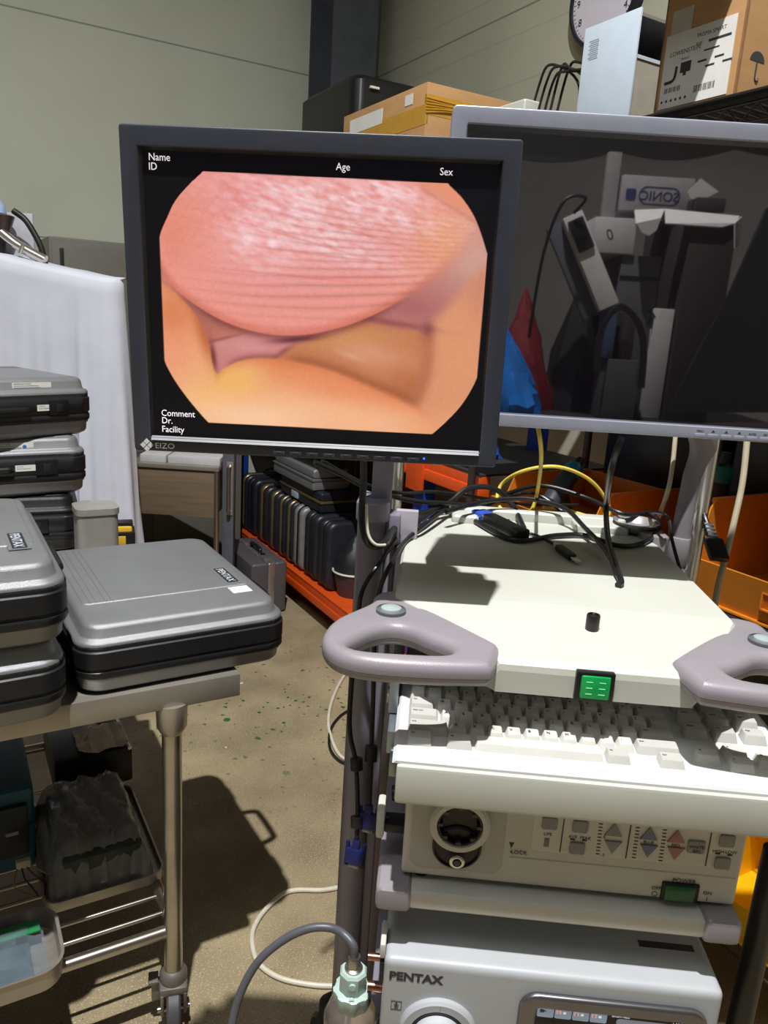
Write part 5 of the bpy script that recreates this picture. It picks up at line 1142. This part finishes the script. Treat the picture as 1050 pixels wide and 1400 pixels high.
b.box((WA - .0014, b1 - lw * .42, z0_ + .075), (WA - .0012, b1 - lw * .29, z0_ + .095)); b.tube([(WA - .0013, b1 - lw * .11, z0_ + .062), (WA - .0013, b1 - lw * .22, z0_ + .066), (WA - .0013, b1 - lw * .24, z0_ + .09)], .003, 6); b.box((WA - .0014, b1 - lw * .37, z0_ + .069), (WA - .0012, b1 - lw * .33, z0_ + .076))
b.build('label_print', INK, lb, smooth=False)
# umbrella mark on the narrow side
um = B(); ux, uz = WA + .05, z0_ + .075
um.prism([(ux + .022 * math.cos(a), uz + .018 * math.sin(a)) for a in [PI * i / 12 for i in range(13)]], 0, .0006, M=Matrix(((1, 0, 0, 0), (0, 0, -1, b0), (0, 1, 0, 0), (0, 0, 0, 1)))); um.tube([(ux, b0 - .0004, uz), (ux, b0 - .0004, uz - .03), (ux + .007, b0 - .0004, uz - .034), (ux + .01, b0 - .0004, uz - .028)], .0016, 6)
um.build('umbrella_mark', INK, t, smooth=False)
# charger with its leads
q = at_plane(710, 146, 'R', 0, WA + .05)
t = thing('power_adapter', 'cream power adapter with black leads lying on the rack top beside the white tower', 'adapter', 'R', (q.x, q.y, TOPZ))
hz = max(.03, q.z - TOPZ + .006)
B().box((q.x - .03, q.y - .06, TOPZ + .0005), (q.x + .03, q.y + .07, TOPZ + hz), .008, 3).build('housing', CREAM, t)
rb = random.Random(8)
for k in range(5):
    y_ = q.y - .05 - .028 * k; B().tube([(q.x, y_ + .02, TOPZ + .006), (q.x + .02, y_, TOPZ + hz + .03 + rb.uniform(0, .03)), (q.x - .01, y_ - .08, TOPZ + hz + .05 + rb.uniform(-.02, .02)), (q.x + .02, y_ - .16, TOPZ + hz + .01), (q.x, y_ - .18, TOPZ + .006)], .0035, 8).build('lead', RUB, t)
# ------------------------------------------------------------------ small things on and around the cart
ST = 1.108
def sz(x, y, h=.004): return at_z(x, y, ST + h)
CAB = mat('cable_black', (24, 24, 26), .38, var=.1)
def cable(name, lab, pts, r, m=CAB, extra=None, cat='cable', group='loose cables on the cart top'):
    b = B().tube(pts, r, 10, 8); o = Vector(pts[0])
    if extra is None: return single(b, name, m, lab, cat, 'W', o, group=group)
    t = thing(name, lab, cat, 'W', o, group=group); b.build('lead', m, t); extra(t); return t
# black cap
q = at_z(809, 861, 1.1015)
t = thing('plug_cap', 'small black cylindrical cap standing on the cart top', 'cap', 'W', (q.x, q.y, 1.1015))
B().lathe([(.0078, 1.1012), (.0082, 1.102), (.0082, 1.120), (.0074, 1.1215), (.0062, 1.1215), (.0058, 1.119), (.0003, 1.119)], (q.x, q.y, 0)).build('shell', mat('cap_brown_black', (38, 30, 32), .35), t)
B().lathe([(.0014, 1.118), (.0014, 1.1225), (.0003, 1.123)], (q.x, q.y, 0)).build('pin', CHROME, t)
# steel bowl
q = sz(868, 728, 0)
t = single(B().lathe([(.017, .0), (.024, .003), (.036, .017), (.041, .021), (.0405, .0222), (.0345, .018), (.022, .0045), (.0003, .004)], (q.x, q.y, ST), n=40), 'steel_bowl', mat('polished_bowl', (236, 236, 238), .22, .75, var=.02), 'small shiny steel bowl at the back of the cart top', 'bowl', 'W', (q.x, q.y, ST))
# VGA lead with the blue plug and adapter box
def dongle():
    t = thing('video_adapter', 'black video adapter with a bright blue plug lying among the cables', 'adapter', 'W', sz(690, 718, 0))
    p0, p1 = sz(668, 708, .012), sz(716, 732, .010)
    X_ = (p1 - p0).normalized(); Y_ = Vector((0, 0, 1)).cross(X_); M = sheet(p0, X_, Y_); L_ = (p1 - p0).length
    B().box((0, -.013, -.009), (L_, .013, .009), .004, 3, M).build('housing', BLACK, t)
    b = B(); b.box((L_ * .40, -.0133, -.0092), (L_ * .42, .0133, .0092), 0, 1, M); b.build('seam', RUB, t)
    BL = mat('vga_blue', (52, 84, 190), .42)
    B().box((-.036, -.015, -.007), (-.006, .015, .007), .003, 2, M).build('plug', BL, t); B().box((-.046, -.0055, -.0045), (-.035, .0055, .0045), .002, 2, M).build('strain_relief', BL, t)
    B().box((-.007, -.012, -.005), (.001, .012, .005), .001, 1, M).build('connector_shell', CHROME, t)
    for k in range(2): B().cyl(M @ Vector((-.03, (-1) ** k * .0125, 0)), M @ Vector((-.004, (-1) ** k * .0125, 0)), .003, n=10).build('thumb_screw', BL, t)
    return t, p0, p1
_, dp0, dp1 = dongle()
def hdmi_end(t):
    a, b_ = sz(764, 748, .006), sz(788, 766, .005); X_ = (b_ - a).normalized(); M = sheet(a, X_, Vector((0, 0, 1)).cross(X_)); l = (b_ - a).length
    B().box((0, -.007, -.005), (l * .8, .007, .005), .003, 3, M).build('plug', BLACK, t); B().box((l * .8, -.0045, -.002), (l * 1.15, .0045, .002), .0005, 1, M).build('connector', CHROME, t)
    B().box((-.014, -.004, -.003), (-.002, .004, .0032), .001, 1, M).build('tag', PAPER, t)
cable('display_lead', 'short black lead ending in a small plug with a white tag on the cart top', [dp1 + Vector((0, 0, .0)), sz(722, 729, .005), sz(738, 734, .004), sz(752, 741, .005), sz(764, 748, .006)], .0026, extra=hdmi_end)
cable('power_lead', 'black lead looping down from the silver monitor to the middle of the cart top', [at_d(850, 598, 1.06), at_d(836, 640, 1.10), sz(829, 688, .06), sz(831, 735, .03), sz(842, 775, .012), sz(849, 795, .005), sz(845, 800, .004)], .0048)
cable('video_lead', 'black lead arching across the cart top from the bundle to the front plug', [sz(610, 700, .03), sz(660, 686, .035), sz(720, 682, .04), sz(770, 694, .035), sz(800, 722, .02), sz(828, 752, .012), sz(846, 785, .006)], .0042)
cable('looped_lead', 'black lead circling around the steel bowl', [sz(640, 706, .006), sz(700, 738, .005), sz(760, 732, .006), sz(800, 732, .006), sz(845, 746, .005), sz(880, 742, .005), sz(902, 720, .012), sz(890, 704, .02), sz(850, 702, .028), sz(800, 680, .04), sz(740, 664, .05), sz(690, 676, .02)], .0042)
cable('twin_lead', 'pair of black leads running from behind the black monitor over the cart corner', [at_d(430, 632, 1.16), at_d(466, 648, 1.20), at_d(505, 668, 1.24), sz(560, 684, .045), sz(610, 688, .03), sz(660, 690, .018), sz(706, 676, .02), sz(735, 676, .03), sz(770, 700, .006)], .0042)
cable('twin_lead', 'thinner black lead lying just above the twin leads at the cart corner', [at_d(440, 630, 1.18), at_d(500, 662, 1.26), sz(548, 674, .06), sz(590, 672, .05), sz(640, 678, .035), sz(690, 686, .02), sz(730, 690, .008), sz(790, 690, .006)], .003)
cable('hooked_lead', 'thick black lead hooked round the column cap below the black monitor', [at_d(497, 625, 1.10), at_d(497, 660, 1.12), at_d(495, 700, 1.13), at_d(498, 733, 1.13), at_d(510, 747, 1.13), at_d(526, 742, 1.14), sz(540, 722, .02), sz(570, 705, .02), sz(610, 690, .025), sz(640, 668, .05), sz(675, 668, .05), sz(700, 690, .02), sz(716, 722, .004)], .0052)
cable('clear_lead', 'pale lead following the thick black one round the column hook', [at_d(501, 690, 1.125), at_d(503, 728, 1.122), at_d(513, 744, 1.122), at_d(527, 745, 1.13)], .0022, mat('ivory_lead', (206, 204, 188), .4))
def vga(lab, top, ferr, ends, blue):
    t = thing('video_cable', lab, 'cable', 'W', Vector(ends[-1]), group='video cables hanging by the column')
    B().tube(top, .0036, 10).build('lead', CAB, t)
    for f0_, f1_ in ferr: B().lathe([(.005, 0), (.0095, .002), (.0095, (Vector(f1_) - Vector(f0_)).length - .002), (.005, (Vector(f1_) - Vector(f0_)).length)], f0_, Vector(f1_) - Vector(f0_), 16).build('ferrite', RUB, t)
    a, b_ = Vector(ends[0]), Vector(ends[1]); Z_ = (b_ - a).normalized(); X_ = Vector((1, -.3, 0)).normalized(); Y_ = Z_.cross(X_); M = sheet(a, X_, Z_)
    l = (b_ - a).length
    B().box((-.0055, 0, -.005), (.0055, l * .35, .005), .002, 2, M).box((-.0145, l * .30, -.0065), (.0145, l * .85, .0065), .003, 2, M).build('plug', blue, t)
    B().box((-.009, l * .84, -.004), (.009, l * 1.0, .004), .001, 1, M).build('connector_shell', ZINC, t)
    for s in (-1, 1): B().cyl(M @ Vector((s * .0135, l * .12, 0)), M @ Vector((s * .0135, l * .95, 0)), .0032, n=10).build('thumb_screw', blue, t)
NB = mat('vga_navy', (22, 28, 84), .42)
D1 = 1.17
vga('black video cable with dark blue plug hanging lower and to the left on the column', [sz(600, 694, .02), sz(570, 715, .02), sz(548, 730, .005), at_d(520, 768, 1.15), at_d(496, 806, 1.14), at_d(489, 850, 1.15), at_d(479, 960, D1), at_d(479, 1005, D1), at_d(486, 1040, D1), at_d(489, 1090, D1), at_d(488, 1150, D1)], [(at_d(487, 1035, D1), at_d(488, 1054, D1)), (at_d(488, 1115, D1), at_d(488, 1132, D1))], (at_d(488, 1148, D1), at_d(484, 1186, D1)), NB)
vga('black video cable with dark blue plug hanging higher and to the right on the column', [sz(612, 694, .02), sz(580, 718, .016), sz(556, 738, .005), at_d(536, 768, 1.13), at_d(519, 806, 1.13), at_d(513, 850, 1.15), at_d(510, 960, D1), at_d(508, 1020, D1), at_d(505, 1105, D1)], [(at_d(508, 1018, D1), at_d(507, 1042, D1))], (at_d(505, 1100, D1), at_d(503, 1138, D1)), NB)
YC = mat('yellow_lead', (232, 204, 84), .42)
cable('network_lead', 'yellow lead looping up from the cart top behind the silver monitor', [at_d(734, 575, 1.12), at_d(740, 620, 1.14), sz(736, 664, .07), sz(728, 695, .02), sz(712, 707, .005), sz(693, 703, .006), sz(680, 686, .02), sz(686, 662, .05), sz(715, 644, .085), sz(760, 638, .10), sz(800, 652, .08), sz(824, 676, .045), sz(832, 704, .006), sz(806, 706, .005), sz(770, 696, .005), sz(742, 694, .005)], .0034, YC)
q = sz(650, 700, .004); single(B().box((q.x - .018, q.y, ST), (q.x + .016, q.y + .02, ST + .012), .003), 'green_connector', mat('connector_green', (28, 96, 62), .45), 'small green connector tucked under the cables behind the blue plug', 'connector', 'W', (q.x, q.y, ST))
# leads at the right hand side
BEI = mat('beige_lead', (190, 180, 156), .5)
def rr_(x, y): return at_d(x, y, 1.28)
cable('hanging_lead', 'beige lead hanging beside the chrome pole at the right', [rr_(1024, 560), rr_(1021, 605), rr_(1015, 660), rr_(1004, 712), rr_(992, 762), rr_(982, 800), rr_(976, 840), rr_(974, 900)], .0052, BEI, group='leads hanging at the right of the cart')
cable('hanging_lead', 'thin beige lead hanging left of the grey monitor arm', [at_d(924, 590, 1.33), at_d(919, 640, 1.33), at_d(912, 675, 1.33), sz(900, 708, .008)], .004, BEI, group='leads hanging at the right of the cart')
cable('short_lead', 'dark lead curving up beside the monitor arm bracket', [sz(880, 700, .02), at_d(905, 702, 1.30), at_d(915, 712, 1.29), at_d(918, 735, 1.28), at_d(930, 780, 1.26)], .003)
def iec(t):
    a, b_ = at_d(967, 716, 1.30), at_d(984, 766, 1.27); Z_ = (b_ - a).normalized(); X_ = Vector((1, -.2, 0)).normalized(); M = sheet(a, X_, Z_); l = (b_ - a).length
    B().box((-.007, 0, -.007), (.007, l * .5, .007), .003, 2, M).build('strain_relief', BLACK, t); B().box((-.015, l * .42, -.009), (.015, l * 1.0, .009), .004, 2, M).build('socket', BLACK, t)
    b = B(); [b.box((-.0075, l * (.05 + .1 * k), -.0075), (.0075, l * (.09 + .1 * k), .0075), 0, 1, M) for k in range(4)]; b.build('grip_rib', RUB, t)
cable('mains_lead', 'black mains socket on a lead dangling behind the chrome pole', [at_d(955, 640, 1.36), at_d(958, 680, 1.34), at_d(963, 704, 1.31), at_d(967, 716, 1.30)], .0042, extra=iec, group='leads hanging at the right of the cart')
# floor cables
fz = lambda x, y: at_z(x, y, .006)
WC = mat('white_lead', (214, 208, 190), .45)
cable('floor_cable', 'white cable curling over the concrete beside the cart', [fz(470, 1212), fz(440, 1217), fz(405, 1217), fz(384, 1224), fz(360, 1247), fz(346, 1272), fz(346, 1298), fz(356, 1320), fz(385, 1338), fz(430, 1347), fz(470, 1348)], .006, WC, group='cables on the floor')
cable('floor_cable', 'white cable showing behind the column below the handle', [fz(490, 905), fz(470, 925), fz(455, 955), fz(449, 985), fz(454, 1012), fz(466, 1034), fz(490, 1046)], .006, WC, group='cables on the floor')
cable('floor_cable', 'black cable lying next to the white one behind the column', [fz(482, 968), fz(464, 980), fz(452, 998), fz(451, 1022), fz(464, 1040), fz(490, 1050)], .005, CAB, group='cables on the floor')
# water bottle with hose
bq = at_d(479, 1396, .985); bx_, by_, bz_ = bq.x, bq.y, bq.z - .06
t = thing('water_bottle', 'clear water bottle with mint cap and grey hose beside the light source', 'bottle', 'W', (bx_, by_, bz_))
zc = at_d(480, 1350, .985).z
Zb = lambda v: zc + v * .80
SB = .87
B().lathe([(.027, bz_), (.031, bz_ + .004), (.031, Zb(-.030)), (.028, Zb(-.018)), (.024, Zb(-.008)), (.022, zc)], (bx_, by_, 0), n=40).build('body', mat('smoky_clear', (196, 182, 172), .08, trans=.75, var=0), t)
MINT = mat('mint_plastic', (176, 198, 191), .4, var=.03)
cp = B()
N_ = 48; rg = lambda r, z, fl: [Vector((bx_ + SB * (r + (.0022 if fl and (k % 6) < 3 else 0)) * math.cos(2 * PI * k / N_), by_ + SB * (r + (.0022 if fl and (k % 6) < 3 else 0)) * math.sin(2 * PI * k / N_), z)) for k in range(N_)]
cp.rings([rg(.024, Zb(-.014), 1), rg(.0258, Zb(-.011), 1), rg(.0258, Zb(.012), 1), rg(.023, Zb(.014), 0), rg(.0185, Zb(.015), 0)]).build('cap', MINT, t, ang=40)
hx8 = lambda r, z: [Vector((bx_ + SB * r * math.cos(2 * PI * k / 8 + .4), by_ + SB * r * math.sin(2 * PI * k / 8 + .4), z)) for k in range(8)]
B().rings([hx8(.0195, Zb(.013)), hx8(.0205, Zb(.016)), hx8(.0205, Zb(.046)), hx8(.0175, Zb(.050))]).build('valve_body', MINT, t)
B().cyl((bx_, by_ - .016, Zb(.036)), (bx_, by_ - .0192, Zb(.036)), .0042).cyl((bx_, by_ - .017, Zb(.012)), (bx_, by_ - .0215, Zb(.012)), .0036).build('valve_pin', MINT, t)
B().lathe([(.0115, Zb(.049)), (.0115, Zb(.053)), (.0085, Zb(.055)), (.0085, Zb(.072)), (.0075, Zb(.074))], (bx_, by_, 0), n=28).build('hose_nut', STEEL, t)
B().cyl((bx_ + .019, by_ - .002, Zb(.022)), (bx_ + .045, by_ - .004, Zb(.022)), .0062).build('outlet_tube', mat('copper', (170, 120, 96)), t)
B().lathe([(.0315, Zb(-.052)), (.0345, Zb(-.052)), (.0345, Zb(-.040)), (.0315, Zb(-.040)), (.0315, Zb(-.052))], (bx_, by_, 0), n=36, cap0=False, cap1=False).build('holder_ring', STEEL, t)
_e = FR['C'] @ Vector((-.006, .80, 0)); B().tube([(bx_ + .033, by_, Zb(-.046)), (_e.x, _e.y, Zb(-.046))], .004, 8, smooth=False).build('holder_arm', STEEL, t)
hp = Vector((bx_, by_, Zb(.070))); hd_ = lambda x, y: at_d(x, y, .965)
B().tube([hp, hp + Vector((-.002, 0, .018)), hd_(468, 1276), hd_(448, 1268), hd_(420, 1270), hd_(386, 1286), hd_(352, 1316), hd_(328, 1360), hd_(316, 1410), hd_(316, 1470)], .0052, 14).build('hose', mat('hose_grey', (84, 86, 94), .4), t)
# dark stand pole at the lower right
a, c = at_d(1043, 1170, 1.05), at_d(1030, 1390, 1.05); a.x = c.x = (a.x + c.x) / 2; a.y = c.y = (a.y + c.y) / 2
t = thing('floor_stand', 'black upright pole of a floor stand at the lower right edge', 'stand', 'W', (a.x, a.y, 0))
B().cyl((a.x, a.y, .02), (a.x, a.y, a.z + .03), .0165, n=24).build('pole', mat('pole_black', (24, 24, 27), .35), t)
for k in range(4):
    an = .5 + k * PI / 2; B().tube([(a.x, a.y, .05), (a.x + .10 * math.cos(an), a.y + .10 * math.sin(an), .04), (a.x + .2 * math.cos(an), a.y + .2 * math.sin(an), .014)], .012, 10).build('foot', BLACK, t)
# ------------------------------------------------------------------ clutter behind the photographer, mirrored in the silver monitor
YM2 = 2 * (Yb + .009)
def rf(zx, zy, y):                        # point at depth y (negative: behind the camera) that the screen mirrors there
    p = at_y(680 + zx / 2.838, 150 + zy / 2.838, YM2 - y); return Vector((p.x, y, p.z))
DKCART = mat('grey_carton', (92, 90, 96), .7, var=.06); WHC = mat('white_carton', (206, 202, 204), .65, var=.03); DBROWN = mat('dark_carton', (58, 50, 50), .7, var=.08)
zbn = rf(400, 1190, -1.0).z
xl_, xr2 = rf(-120, 1190, -1.0).x, rf(1150, 1190, -1.0).x
t = thing('workbench', 'dark workbench behind the viewer, mirrored along the bottom of the silver monitor', 'bench', 'W', ((xl_ + xr2) / 2, -1.3, 0))
B().box((xl_, -1.75, zbn - .04), (xr2, -.74, zbn), .004).build('benchtop', mat('bench_dark', (40, 38, 40), .5), t)
for x in (xl_ + .05, xr2 - .05):
    for y in (-1.7, -.80): B().box((x - .03, y - .03, 0), (x + .03, y + .03, zbn - .04), .003).build('leg', BLACK, t)
FB = lambda z: sheet((0, 0, 0), (-1, 0, 0), (0, 0, 1))
def bpx(x0, z0, x1, z1, y, d, name, m, label, cat='box', zfloor=None, group='mirrored boxes'):
    a, b_ = rf(x0, z1, y), rf(x1, z0, y); za = zfloor if zfloor is not None else a.z
    t = thing(name, label, cat, 'W', ((a.x + b_.x) / 2, y - d / 2, za), group=group)
    B().box((a.x, y - d, za), (b_.x, y, b_.z), .004).build('carton', m, t); return t, a, b_, za
z = zbn + .001
t, a, b_, _ = bpx(405, 572, 640, 1180, -1.06, .34, 'cardboard_box', DKCART, 'dark grey box under the white one, mirrored in the silver monitor', zfloor=z); top1 = b_.z
B().box((a.x, -1.0595, top1 - .09), (b_.x, -1.0585, top1 - .075)).build('tape', BLACK, t)
t, a, b2, _ = bpx(365, 424, 545, 572, -1.05, .36, 'cardboard_box', WHC, 'plain white box on the dark grey one, mirrored left of centre in the monitor', zfloor=top1 + .001); top2 = b2.z
B().text('0', .055, sheet(((a.x + b2.x) / 2, -1.0494, top1 + .05), (-1, 0, 0), (0, 0, 1)), .0002, shear=.3).build('pen_mark', INK, t, smooth=False)
t, a, b3, _ = bpx(560, 424, 780, 1180, -1.30, .30, 'cardboard_box', DBROWN, 'brown box at the back holding up the lettered one, mirrored in the monitor', zfloor=z); top3 = b3.z
zs = max(top2, top3) + .002
t, a, b4, _ = bpx(472, 268, 770, 405, -1.20, .20, 'cardboard_box', mat('pale_carton', (168, 162, 166), .65), 'lettered box with an oval logo, mirrored in the upper part of the silver monitor', zfloor=zs)
sx0_, sx1_, sh = a.x, b4.x, b4.z - zs; cx_ = sx0_ + (sx1_ - sx0_) * .53; cz_ = zs + sh * .45
LOGB = mat('logo_blue', (52, 56, 110), .6)
Ms = sheet((cx_, -1.1995, cz_), (-1, 0, 0), (0, 0, 1))
w_, h_ = (sx1_ - sx0_) * .29, sh * .26
B().prism(rrect(-w_, w_, -h_, h_, h_ * .98, 8), 0, .0006, [rrect(-w_ * .94, w_ * .94, -h_ * .86, h_ * .86, h_ * .84, 8)], M=Ms).build('logo_oval', LOGB, t, smooth=False)
B().text('SONIC', h_ * 1.45, Ms @ Matrix.Translation((0, -h_ * .52, 0)), .0004, 'CENTER', 1.05, off=.0008).build('logo', LOGB, t, smooth=False)
B().prism(rrect(-.02, .02, -.022, .022, .008), 0, .0006, M=sheet((sx0_ + (sx1_ - sx0_) * .13, -1.1995, cz_), (-1, 0, 0), (0, 0, 1))).build('logo', LOGB, t, smooth=False)
# open dark carton with white flaps
t, a, b5, _ = bpx(645, 440, 935, 1180, -1.00, .28, 'open_carton', DBROWN, 'dark open box with white flaps, mirrored at the right of the silver monitor', zfloor=z, group=None)
L_ = rf(650, 382, -1.0); Rr = rf(940, 412, -1.0); zt5 = b5.z
def plate4(pts, th, nm, m, par):
    n = (Vector(pts[1]) - Vector(pts[0])).cross(Vector(pts[2]) - Vector(pts[0])).normalized() * th
    B().rings([[Vector(p) for p in pts], [Vector(p) + n for p in pts]]).build(nm, m, par, smooth=False)
plate4([rf(650, 384, -1.06), rf(652, 440, -.985), rf(870, 455, -.985), rf(925, 440, -.99), rf(940, 412, -1.06)], .004, 'flap', WHC, t)
pts = [rf(535, 388, -1.05), rf(540, 440, -.98), rf(562, 478, -.98), rf(590, 488, -.98), rf(618, 468, -.98), rf(635, 420, -.98), rf(650, 384, -1.05)]
plate4(pts, .004, 'flap', WHC, t)
plate4([rf(918, 440, -.99), rf(945, 415, -1.03), rf(935, 530, -1.03), rf(918, 538, -.99)], .004, 'flap', WHC, t)
# white card and tall board
t1 = B(); pts = [rf(738, 320, -1.12), rf(750, 346, -1.12), rf(800, 348, -1.12), rf(860, 318, -1.12), rf(835, 300, -1.12), rf(790, 266, -1.12)]
bn = Vector((0, -.004, 0)); t1.rings([pts, [p + bn for p in pts]])
o = single(t1, 'torn_card', WHC, 'torn white card standing beside the lettered box, mirrored in the monitor', 'card', 'W', pts[0], smooth=False)
bpx(760, 345, 890, 440, -1.10, .10, 'small_carton', DBROWN, 'small dark box below the torn white card, mirrored in the monitor', zfloor=top3 + .001)
a, b_ = rf(392, 424, -1.22), rf(486, 165, -1.22)
single(B().box((a.x + .01, -1.25, top2 + .002), (b_.x, -1.22, b_.z), .003), 'white_board', mat('dull_white_board', (150, 145, 148), .6), 'tall narrow whitish board standing upright, mirrored in the silver monitor', 'board', 'W', ((a.x + b_.x) / 2, -1.235, top2))
# slanted white housing
p0, p1 = rf(292, 405, -.96), rf(436, 765, -.92); X_ = (p1 - p0).normalized(); N_ = Vector((0, 1, 0)); Y_ = N_.cross(X_)
M = sheet(p0, X_, Y_); l = (p1 - p0).length
t = thing('plastic_housing', 'long white housing leaning at a slant, mirrored left of centre in the silver monitor', 'housing', 'W', p1)
B().box((0, -.038, -.05), (l, .038, 0), .004, 2, M).build('front', WHC, t)
B().box((.0, -.036, -.075), (l * 1.02, .095, -.05), .004, 2, M).build('back', mat('housing_shade', (88, 90, 100), .5), t)  # grey plate paints the shadow side of the white housing
B().box((.02, -.03, -.002), (.14, .03, .012), .006, 2, M).build('connector', BLACK, t)
B().tube([p0 + Vector((.0, .02, .0)), p0 + Vector((.03, .05, .05)), p0 + Vector((-.05, .06, .03)), p0 + Vector((-.10, .05, -.15)), p0 + Vector((-.12, .04, -.45))], .006, 8).build('lead', CAB, t)
# boxes below it
t, a, b6, _ = bpx(405, 975, 560, 1180, -.88, .18, 'instrument_box', mat('box_grey', (78, 78, 82), .5), 'dark grey instrument box at the bottom, mirrored in the silver monitor', zfloor=z, group=None); top6 = b6.z
bpx(412, 780, 470, 975, -.90, .14, 'instrument_box', mat('box_blue_grey', (70, 86, 120), .5), 'blue-grey box with black leads over it, mirrored in the silver monitor', zfloor=top6 + .001, group=None)
bpx(472, 785, 545, 975, -.90, .14, 'instrument_box', mat('box_brown_grey', (64, 58, 56), .5), 'brown-grey box right of the blue-grey one, mirrored in the silver monitor', zfloor=top6 + .001, group=None)
t = thing('cable_coil', 'black leads looped over the small boxes, mirrored in the silver monitor', 'cable', 'W', rf(480, 800, -.88))
for k in range(3):
    o = 8 * k; B().tube([rf(395 - o, 1010, -.87), rf(405 - o, 880, -.87), rf(440, 800 - o, -.87), rf(490, 775 - o, -.87), rf(540 + o, 830, -.87), rf(560 + o, 930, -.87), rf(550 + o, 1080, -.87)], .006, 8).build('lead', CAB, t)
t, a, b7, _ = bpx(555, 775, 690, 1180, -1.02, .03, 'arrow_carton', WHC, 'white box with two upward arrows, mirrored low in the silver monitor', zfloor=z, group=None)
ab = B()
for k in (0, 1):
    q = rf(578 + 18 * k, 850, -1.0195); ab.box((q.x - .004, -1.0196, q.z), (q.x + .004, -1.0188, q.z + .045)); ab.rings([[Vector((q.x - .012, -1.0196, q.z + .045)), Vector((q.x + .012, -1.0196, q.z + .045)), Vector((q.x, -1.0196, q.z + .062))], [Vector((q.x - .012, -1.0188, q.z + .045)), Vector((q.x + .012, -1.0188, q.z + .045)), Vector((q.x, -1.0188, q.z + .062))]])
ab.build('arrow_mark', INK, t, smooth=False)
# blue bag, red cloth
def heap(name, label, cat, m, zx0, zx1, zyt, y, dep, seed, peak=.5):
    rb = random.Random(seed); a, b_, tp = rf(zx0, 1180, y), rf(zx1, 1180, y), rf((zx0 + zx1) / 2, zyt, y); cx_ = (a.x + b_.x) / 2; wx = (b_.x - a.x) / 2; rs = []
    for k in range(9):
        s = k / 8; r_ = (1 - s ** 1.4) * .96 + .03; px_ = cx_ + (peak - .5) * 2 * wx * s
        rs.append([Vector((px_ + wx * r_ * math.cos(q) * (1 + rb.uniform(-.14, .14)), y - dep / 2 + dep / 2 * r_ * math.sin(q) * (1 + rb.uniform(-.14, .14)), z + (tp.z - z) * s + rb.uniform(-.008, .008) * (k > 0))) for q in [2 * PI * i / 22 for i in range(22)]])
    return single(B().rings(rs), name, m, label, cat, 'W', (cx_, y - dep / 2, z), ang=18)
heap('plastic_bag', 'bright blue plastic bag, mirrored at the lower left of the silver monitor', 'bag', mat('blue_bag', (36, 120, 214), .3, var=.2, scale=12), -70, 200, 850, -.80, .22, 4, .32)
heap('red_cloth', 'dark red cloth bundle behind the blue bag, mirrored in the silver monitor', 'cloth', mat('red_cloth', (120, 22, 34), .6, var=.2), -20, 230, 690, -1.06, .22, 9, .4)
heap('black_backpack', 'black bag heaped below the slanted white housing, mirrored in the monitor', 'bag', mat('bag_black', (20, 20, 23), .5, var=.2), 170, 420, 560, -1.10, .24, 12, .6)
# flat black shape for an unidentified dark outline, and scalloped awning
pts = [rf(1300, 250, -.80), rf(1050, 380, -.80), rf(900, 720, -.80), rf(780, 940, -.80), rf(660, 1175, -.80), rf(1300, 1175, -.80)]
b = B(); b.rings([[p + Vector((0, -.02 * k, 0)) for p in pts] for k in (0, 1)]); single(b, 'black_shape', mat('shape_black', (18, 17, 19), .6, var=.2), 'flat black shape filling a dark outline, mirrored at the lower right of the monitor', 'cover', 'W', (pts[4].x + .2, -.81, zbn), smooth=False)
yA = -1.75; a, b_ = rf(-200, 60, yA), rf(1300, 130, yA); top_, bot = [], []
n = 60
for i in range(n + 1):
    s = i / n; zx = -200 + 1500 * s; q = rf(zx, 175 + 38 * abs(math.sin(zx / 232 * PI / 2 * 2 / 2)) - 30 * s, yA); top_.append(Vector((q.x, yA, q.z + .45))); bot.append(Vector((q.x, yA, q.z)))
b = B(); b.rings([top_, bot], False, False, False); b.rings([[p + Vector((0, -.01, 0)) for p in top_], [p + Vector((0, -.01, 0)) for p in bot]], False, False, False)
single(b, 'scalloped_awning', mat('awning_dark', (34, 32, 34), .7), 'dark scalloped fabric edge across the top, mirrored in the silver monitor', 'awning', 'W', ((a.x + b_.x) / 2, yA, bot[0].z), smooth=False)
